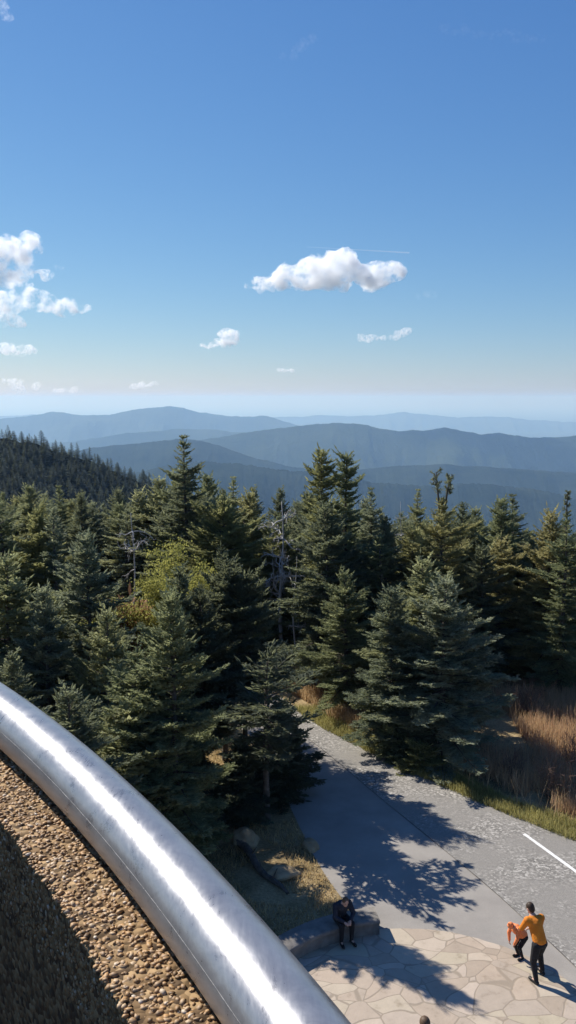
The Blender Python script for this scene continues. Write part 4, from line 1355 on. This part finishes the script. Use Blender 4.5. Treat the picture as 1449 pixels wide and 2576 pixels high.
M['shoe'] = simple('black_shoe', (0.008, 0.008, 0.008), (0.02, 0.02, 0.02), 9, 0.5)
M['white_shirt'] = simple('grey_scarf', (0.35, 0.35, 0.38), (0.5, 0.5, 0.53), 9, 0.85)


def blob(name, parts, mat, parent, vox=0.011):
    """one continuous smooth surface from tapered capsules (p0, r0, p1, r1) and ellipsoids ('e', centre, (rx, ry, rz))"""
    bm = bmesh.new()
    for s in parts:
        if s[0] == 'e':
            ret = bmesh.ops.create_icosphere(bm, subdivisions=3, radius=1.0)
            rot = s[3] if len(s) > 3 else Matrix.Identity(3)
            for v in ret['verts']: v.co = rot @ Vector((v.co.x * s[2][0], v.co.y * s[2][1], v.co.z * s[2][2])) + Vector(s[1])
        else:
            a, ra, b, rb = Vector(s[0]), s[1], Vector(s[2]), s[3]
            n = max(2, int((b - a).length / (0.35 * min(ra, rb))) + 1)
            for i in range(n + 1):
                t = i / n
                ret = bmesh.ops.create_icosphere(bm, subdivisions=2, radius=ra + (rb - ra) * t)
                for v in ret['verts']: v.co += a.lerp(b, t)
    me = bpy.data.meshes.new(name); bm.to_mesh(me); bm.free()
    o = bpy.data.objects.new(name, me); col.objects.link(o)
    rm = o.modifiers.new('r', 'REMESH'); rm.mode = 'VOXEL'; rm.voxel_size = vox
    sm = o.modifiers.new('s', 'SMOOTH'); sm.factor = .5; sm.iterations = 3
    dg = bpy.context.evaluated_depsgraph_get(); me2 = bpy.data.meshes.new_from_object(o.evaluated_get(dg)); o.modifiers.clear(); o.data = me2
    for p_ in me2.polygons: p_.use_smooth = True
    me2.materials.clear(); me2.materials.append(mat); o.parent = parent
    return o


def person(J, loc, rz, scale, label, top_mat, leg_mat, hair_mat, hat_mat=None, sleeves=1.0, bulk=1.0, group=None):
    """J: joints in the person's own frame (x right, y forward, z up), metres for a 1.75 m adult"""
    root = empty('person', loc, rz); root.scale = (scale,) * 3; setp(root, label, 'person', group)
    V_ = {k: Vector(v) for k, v in J.items()}
    hd, nk, ch, pv_ = V_['head'], V_['neck'], V_['chest'], V_['pelvis']
    face = (V_['look'] - hd).normalized()
    up = (hd - nk).normalized(); sidev = face.cross(up).normalized(); up = sidev.cross(face).normalized()
    rot = Matrix((sidev, face, up)).transposed()
    body = [('e', hd + up * .02, (.076, .096, .112), rot), ('e', hd - up * .055 + face * .022, (.058, .066, .062), rot),
            ('e', hd + face * .098 - up * .012, (.014, .018, .026), rot),
            ('e', hd + sidev * .078 - up * .005, (.012, .022, .032), rot), ('e', hd - sidev * .078 - up * .005, (.012, .022, .032), rot),
            (nk, .058, hd - up * .05, .056), (ch, .135, nk - (nk - ch) * .15, .085), (pv_, .125, ch, .125)]
    jk, tr = [], []
    for s in ('l', 'r'):
        sh, el, wr, hip, kn, an, toe = (V_[k + '_' + s] for k in ('sh', 'el', 'wr', 'hip', 'kn', 'an', 'toe'))
        body += [(ch.lerp(sh, .4), .09, sh, .062), (sh, .052, el, .040), (el, .038, wr, .026), (hip, .080, kn, .056), (kn, .054, an, .036), (pv_, .11, hip, .09), (an, .036, toe, .028)]
        # palm, four fingers, thumb
        fd = (wr - el).normalized(); sx = fd.cross(Vector((0, 0, 1)) if abs(fd.z) < .9 else Vector((0, 1, 0))).normalized(); dn = fd.cross(sx)
        palm = wr + fd * .075
        body += [(wr, .026, palm, .024)]
        for i, ln in enumerate((.062, .072, .068, .052)):
            b0 = palm + sx * (.021 * (i - 1.5)); b1 = b0 + fd * ln * .55 + dn * .012; b2 = b1 + fd * ln * .35 + dn * .03
            body += [(b0, .0115, b1, .0105), (b1, .0105, b2, .009)]
        tb = wr + fd * .03 + sx * .028; body += [(tb, .013, tb + fd * .03 + sx * .03, .011), (tb + fd * .03 + sx * .03, .011, tb + fd * .058 + sx * .03 + dn * .01, .010)]
        jk += [(ch.lerp(sh, .3), .125 * bulk, sh, .085 * bulk), (sh, .080 * bulk, el, .062 * bulk), (el, .060 * bulk, el.lerp(wr, .92), .046 * bulk)]
        tr += [(pv_, .14, hip, .115), (hip, .112, kn, .082), (kn, .078, kn.lerp(an, .93), .056)]
    jk += [(pv_.lerp(ch, .12), .155 * bulk, ch, .16 * bulk), (ch, .15 * bulk, nk - up * .03, .085)]
    blob('body', body, M['skin'], root, .009)
    blob('jacket', jk, top_mat, root, .014)
    blob('trousers', tr, leg_mat, root, .014)
    for s in ('l', 'r'):
        an, toe = V_['an_' + s], V_['toe_' + s]
        f = (toe - an); f.z = 0; f.normalize()
        blob('shoe', [(an + Vector((0, 0, -.02)), .052, an - f * .03 + Vector((0, 0, -.035)), .048), (an + f * .03 + Vector((0, 0, -.04)), .050, toe, .042)], M['shoe'], root, .010)
        e = blob('eye', [('e', hd + face * .088 + sidev * (.031 if s == 'l' else -.031) + up * .018, (.011, .011, .008), rot)], M['shoe'], root, .003)
    blob('hair', [('e', hd + up * .040 - face * .014, (.086, .100, .100), rot), ('e', hd - face * .045 - up * .01, (.078, .062, .09), rot)], hair_mat, root, .009)
    if hat_mat:
        blob('hat', [('e', hd + up * .062 - face * .006, (.098, .112, .092), rot), ('e', hd + up * .025, (.102, .116, .04), rot), ('e', hd + up * .165, (.03, .03, .03), rot)], hat_mat, root, .009)
    return root


# adult in the orange jacket, stooping towards the child: seen from behind and above
adult = dict(pelvis=(0, -.02, .93), chest=(-.01, .17, 1.27), neck=(-.02, .27, 1.43), head=(-.03, .34, 1.55), look=(-.25, 1.2, 1.1),
             sh_l=(-.18, .22, 1.36), el_l=(-.22, .36, 1.10), wr_l=(-.12, .56, .96), sh_r=(.17, .20, 1.36), el_r=(.22, .30, 1.08), wr_r=(.10, .50, .94),
             hip_l=(-.09, -.02, .88), kn_l=(-.13, .02, .47), an_l=(-.12, -.10, .08), toe_l=(-.16, .08, .045),
             hip_r=(.09, 0, .88), kn_r=(.17, .20, .50), an_r=(.22, .14, .08), toe_r=(.24, .32, .045))
af = gp(1332, 2478)
person(adult, (af.x + .20, af.y + .12, .02), R(20), .88, 'adult in an orange jacket and black trousers stooping over the child on the flagstones', M['orange'], M['black'], M['hair_dark'], bulk=1.05)
child = dict(pelvis=(0, -.16, .80), chest=(0, .16, 1.10), neck=(0, .28, 1.20), head=(0, .40, 1.28), look=(.15, 1.0, .7),
             sh_l=(-.18, .20, 1.15), el_l=(-.22, .30, .90), wr_l=(-.13, .34, .66), sh_r=(.18, .20, 1.15), el_r=(.22, .30, .90), wr_r=(.13, .34, .66),
             hip_l=(-.09, -.15, .76), kn_l=(-.11, .10, .46), an_l=(-.11, -.04, .08), toe_l=(-.13, .14, .045),
             hip_r=(.09, -.15, .76), kn_r=(.11, .10, .46), an_r=(.11, -.04, .08), toe_r=(.13, .14, .045))
cf = gp(1315, 2413)
person(child, (cf.x - .07, cf.y + .02, .02), R(115), .60, 'small child in coral hat and top bending forward in front of the adult', M['coral'], M['black'], M['hair_brown'], M['coral'], bulk=1.1)
# person in dark clothes sitting on the seat wall in the shade
sit = dict(pelvis=(0, 0, .60), chest=(0, .15, .92), neck=(0, .26, 1.05), head=(0, .36, 1.15), look=(.1, 1.4, .9),
           sh_l=(-.19, .18, .99), el_l=(-.27, .30, .76), wr_l=(-.10, .48, .68), sh_r=(.19, .18, .99), el_r=(.27, .30, .76), wr_r=(.10, .48, .68),
           hip_l=(-.10, .04, .58), kn_l=(-.15, .46, .56), an_l=(-.14, .46, .10), toe_l=(-.17, .64, .045),
           hip_r=(.10, .04, .58), kn_r=(.15, .46, .56), an_r=(.14, .42, .10), toe_r=(.17, .60, .045))
sa = R(113)
person(sit, (PC.x + 3.58 * math.cos(sa), PC.y + 3.58 * math.sin(sa), .02), sa + R(90), .80, 'person in dark clothes sitting hunched on the shaded seat wall', M['navy'], M['black'], M['hair_brown'], bulk=1.1)
# person below, only the crown of the head in view
walk = dict(pelvis=(0, 0, .95), chest=(0, .03, 1.27), neck=(0, .03, 1.47), head=(0, .05, 1.62), look=(0, 1.5, 1.45),
            sh_l=(-.19, .02, 1.41), el_l=(-.24, -.10, 1.14), wr_l=(-.22, .06, .90), sh_r=(.19, .02, 1.41), el_r=(.24, .05, 1.13), wr_r=(.22, .24, .95),
            hip_l=(-.09, 0, .90), kn_l=(-.10, .20, .49), an_l=(-.10, .24, .09), toe_l=(-.11, .42, .05),
            hip_r=(.09, 0, .90), kn_r=(.10, .02, .47), an_r=(.10, -.28, .12), toe_r=(.11, -.12, .045))
hp = gp(1070, 2564, 1.73)
person(walk, (hp.x, hp.y - .05, .02), R(10), 1.0, 'person with brown hair at the bottom edge, only the top of the head showing', M['navy'], M['black'], M['hair_brown'])
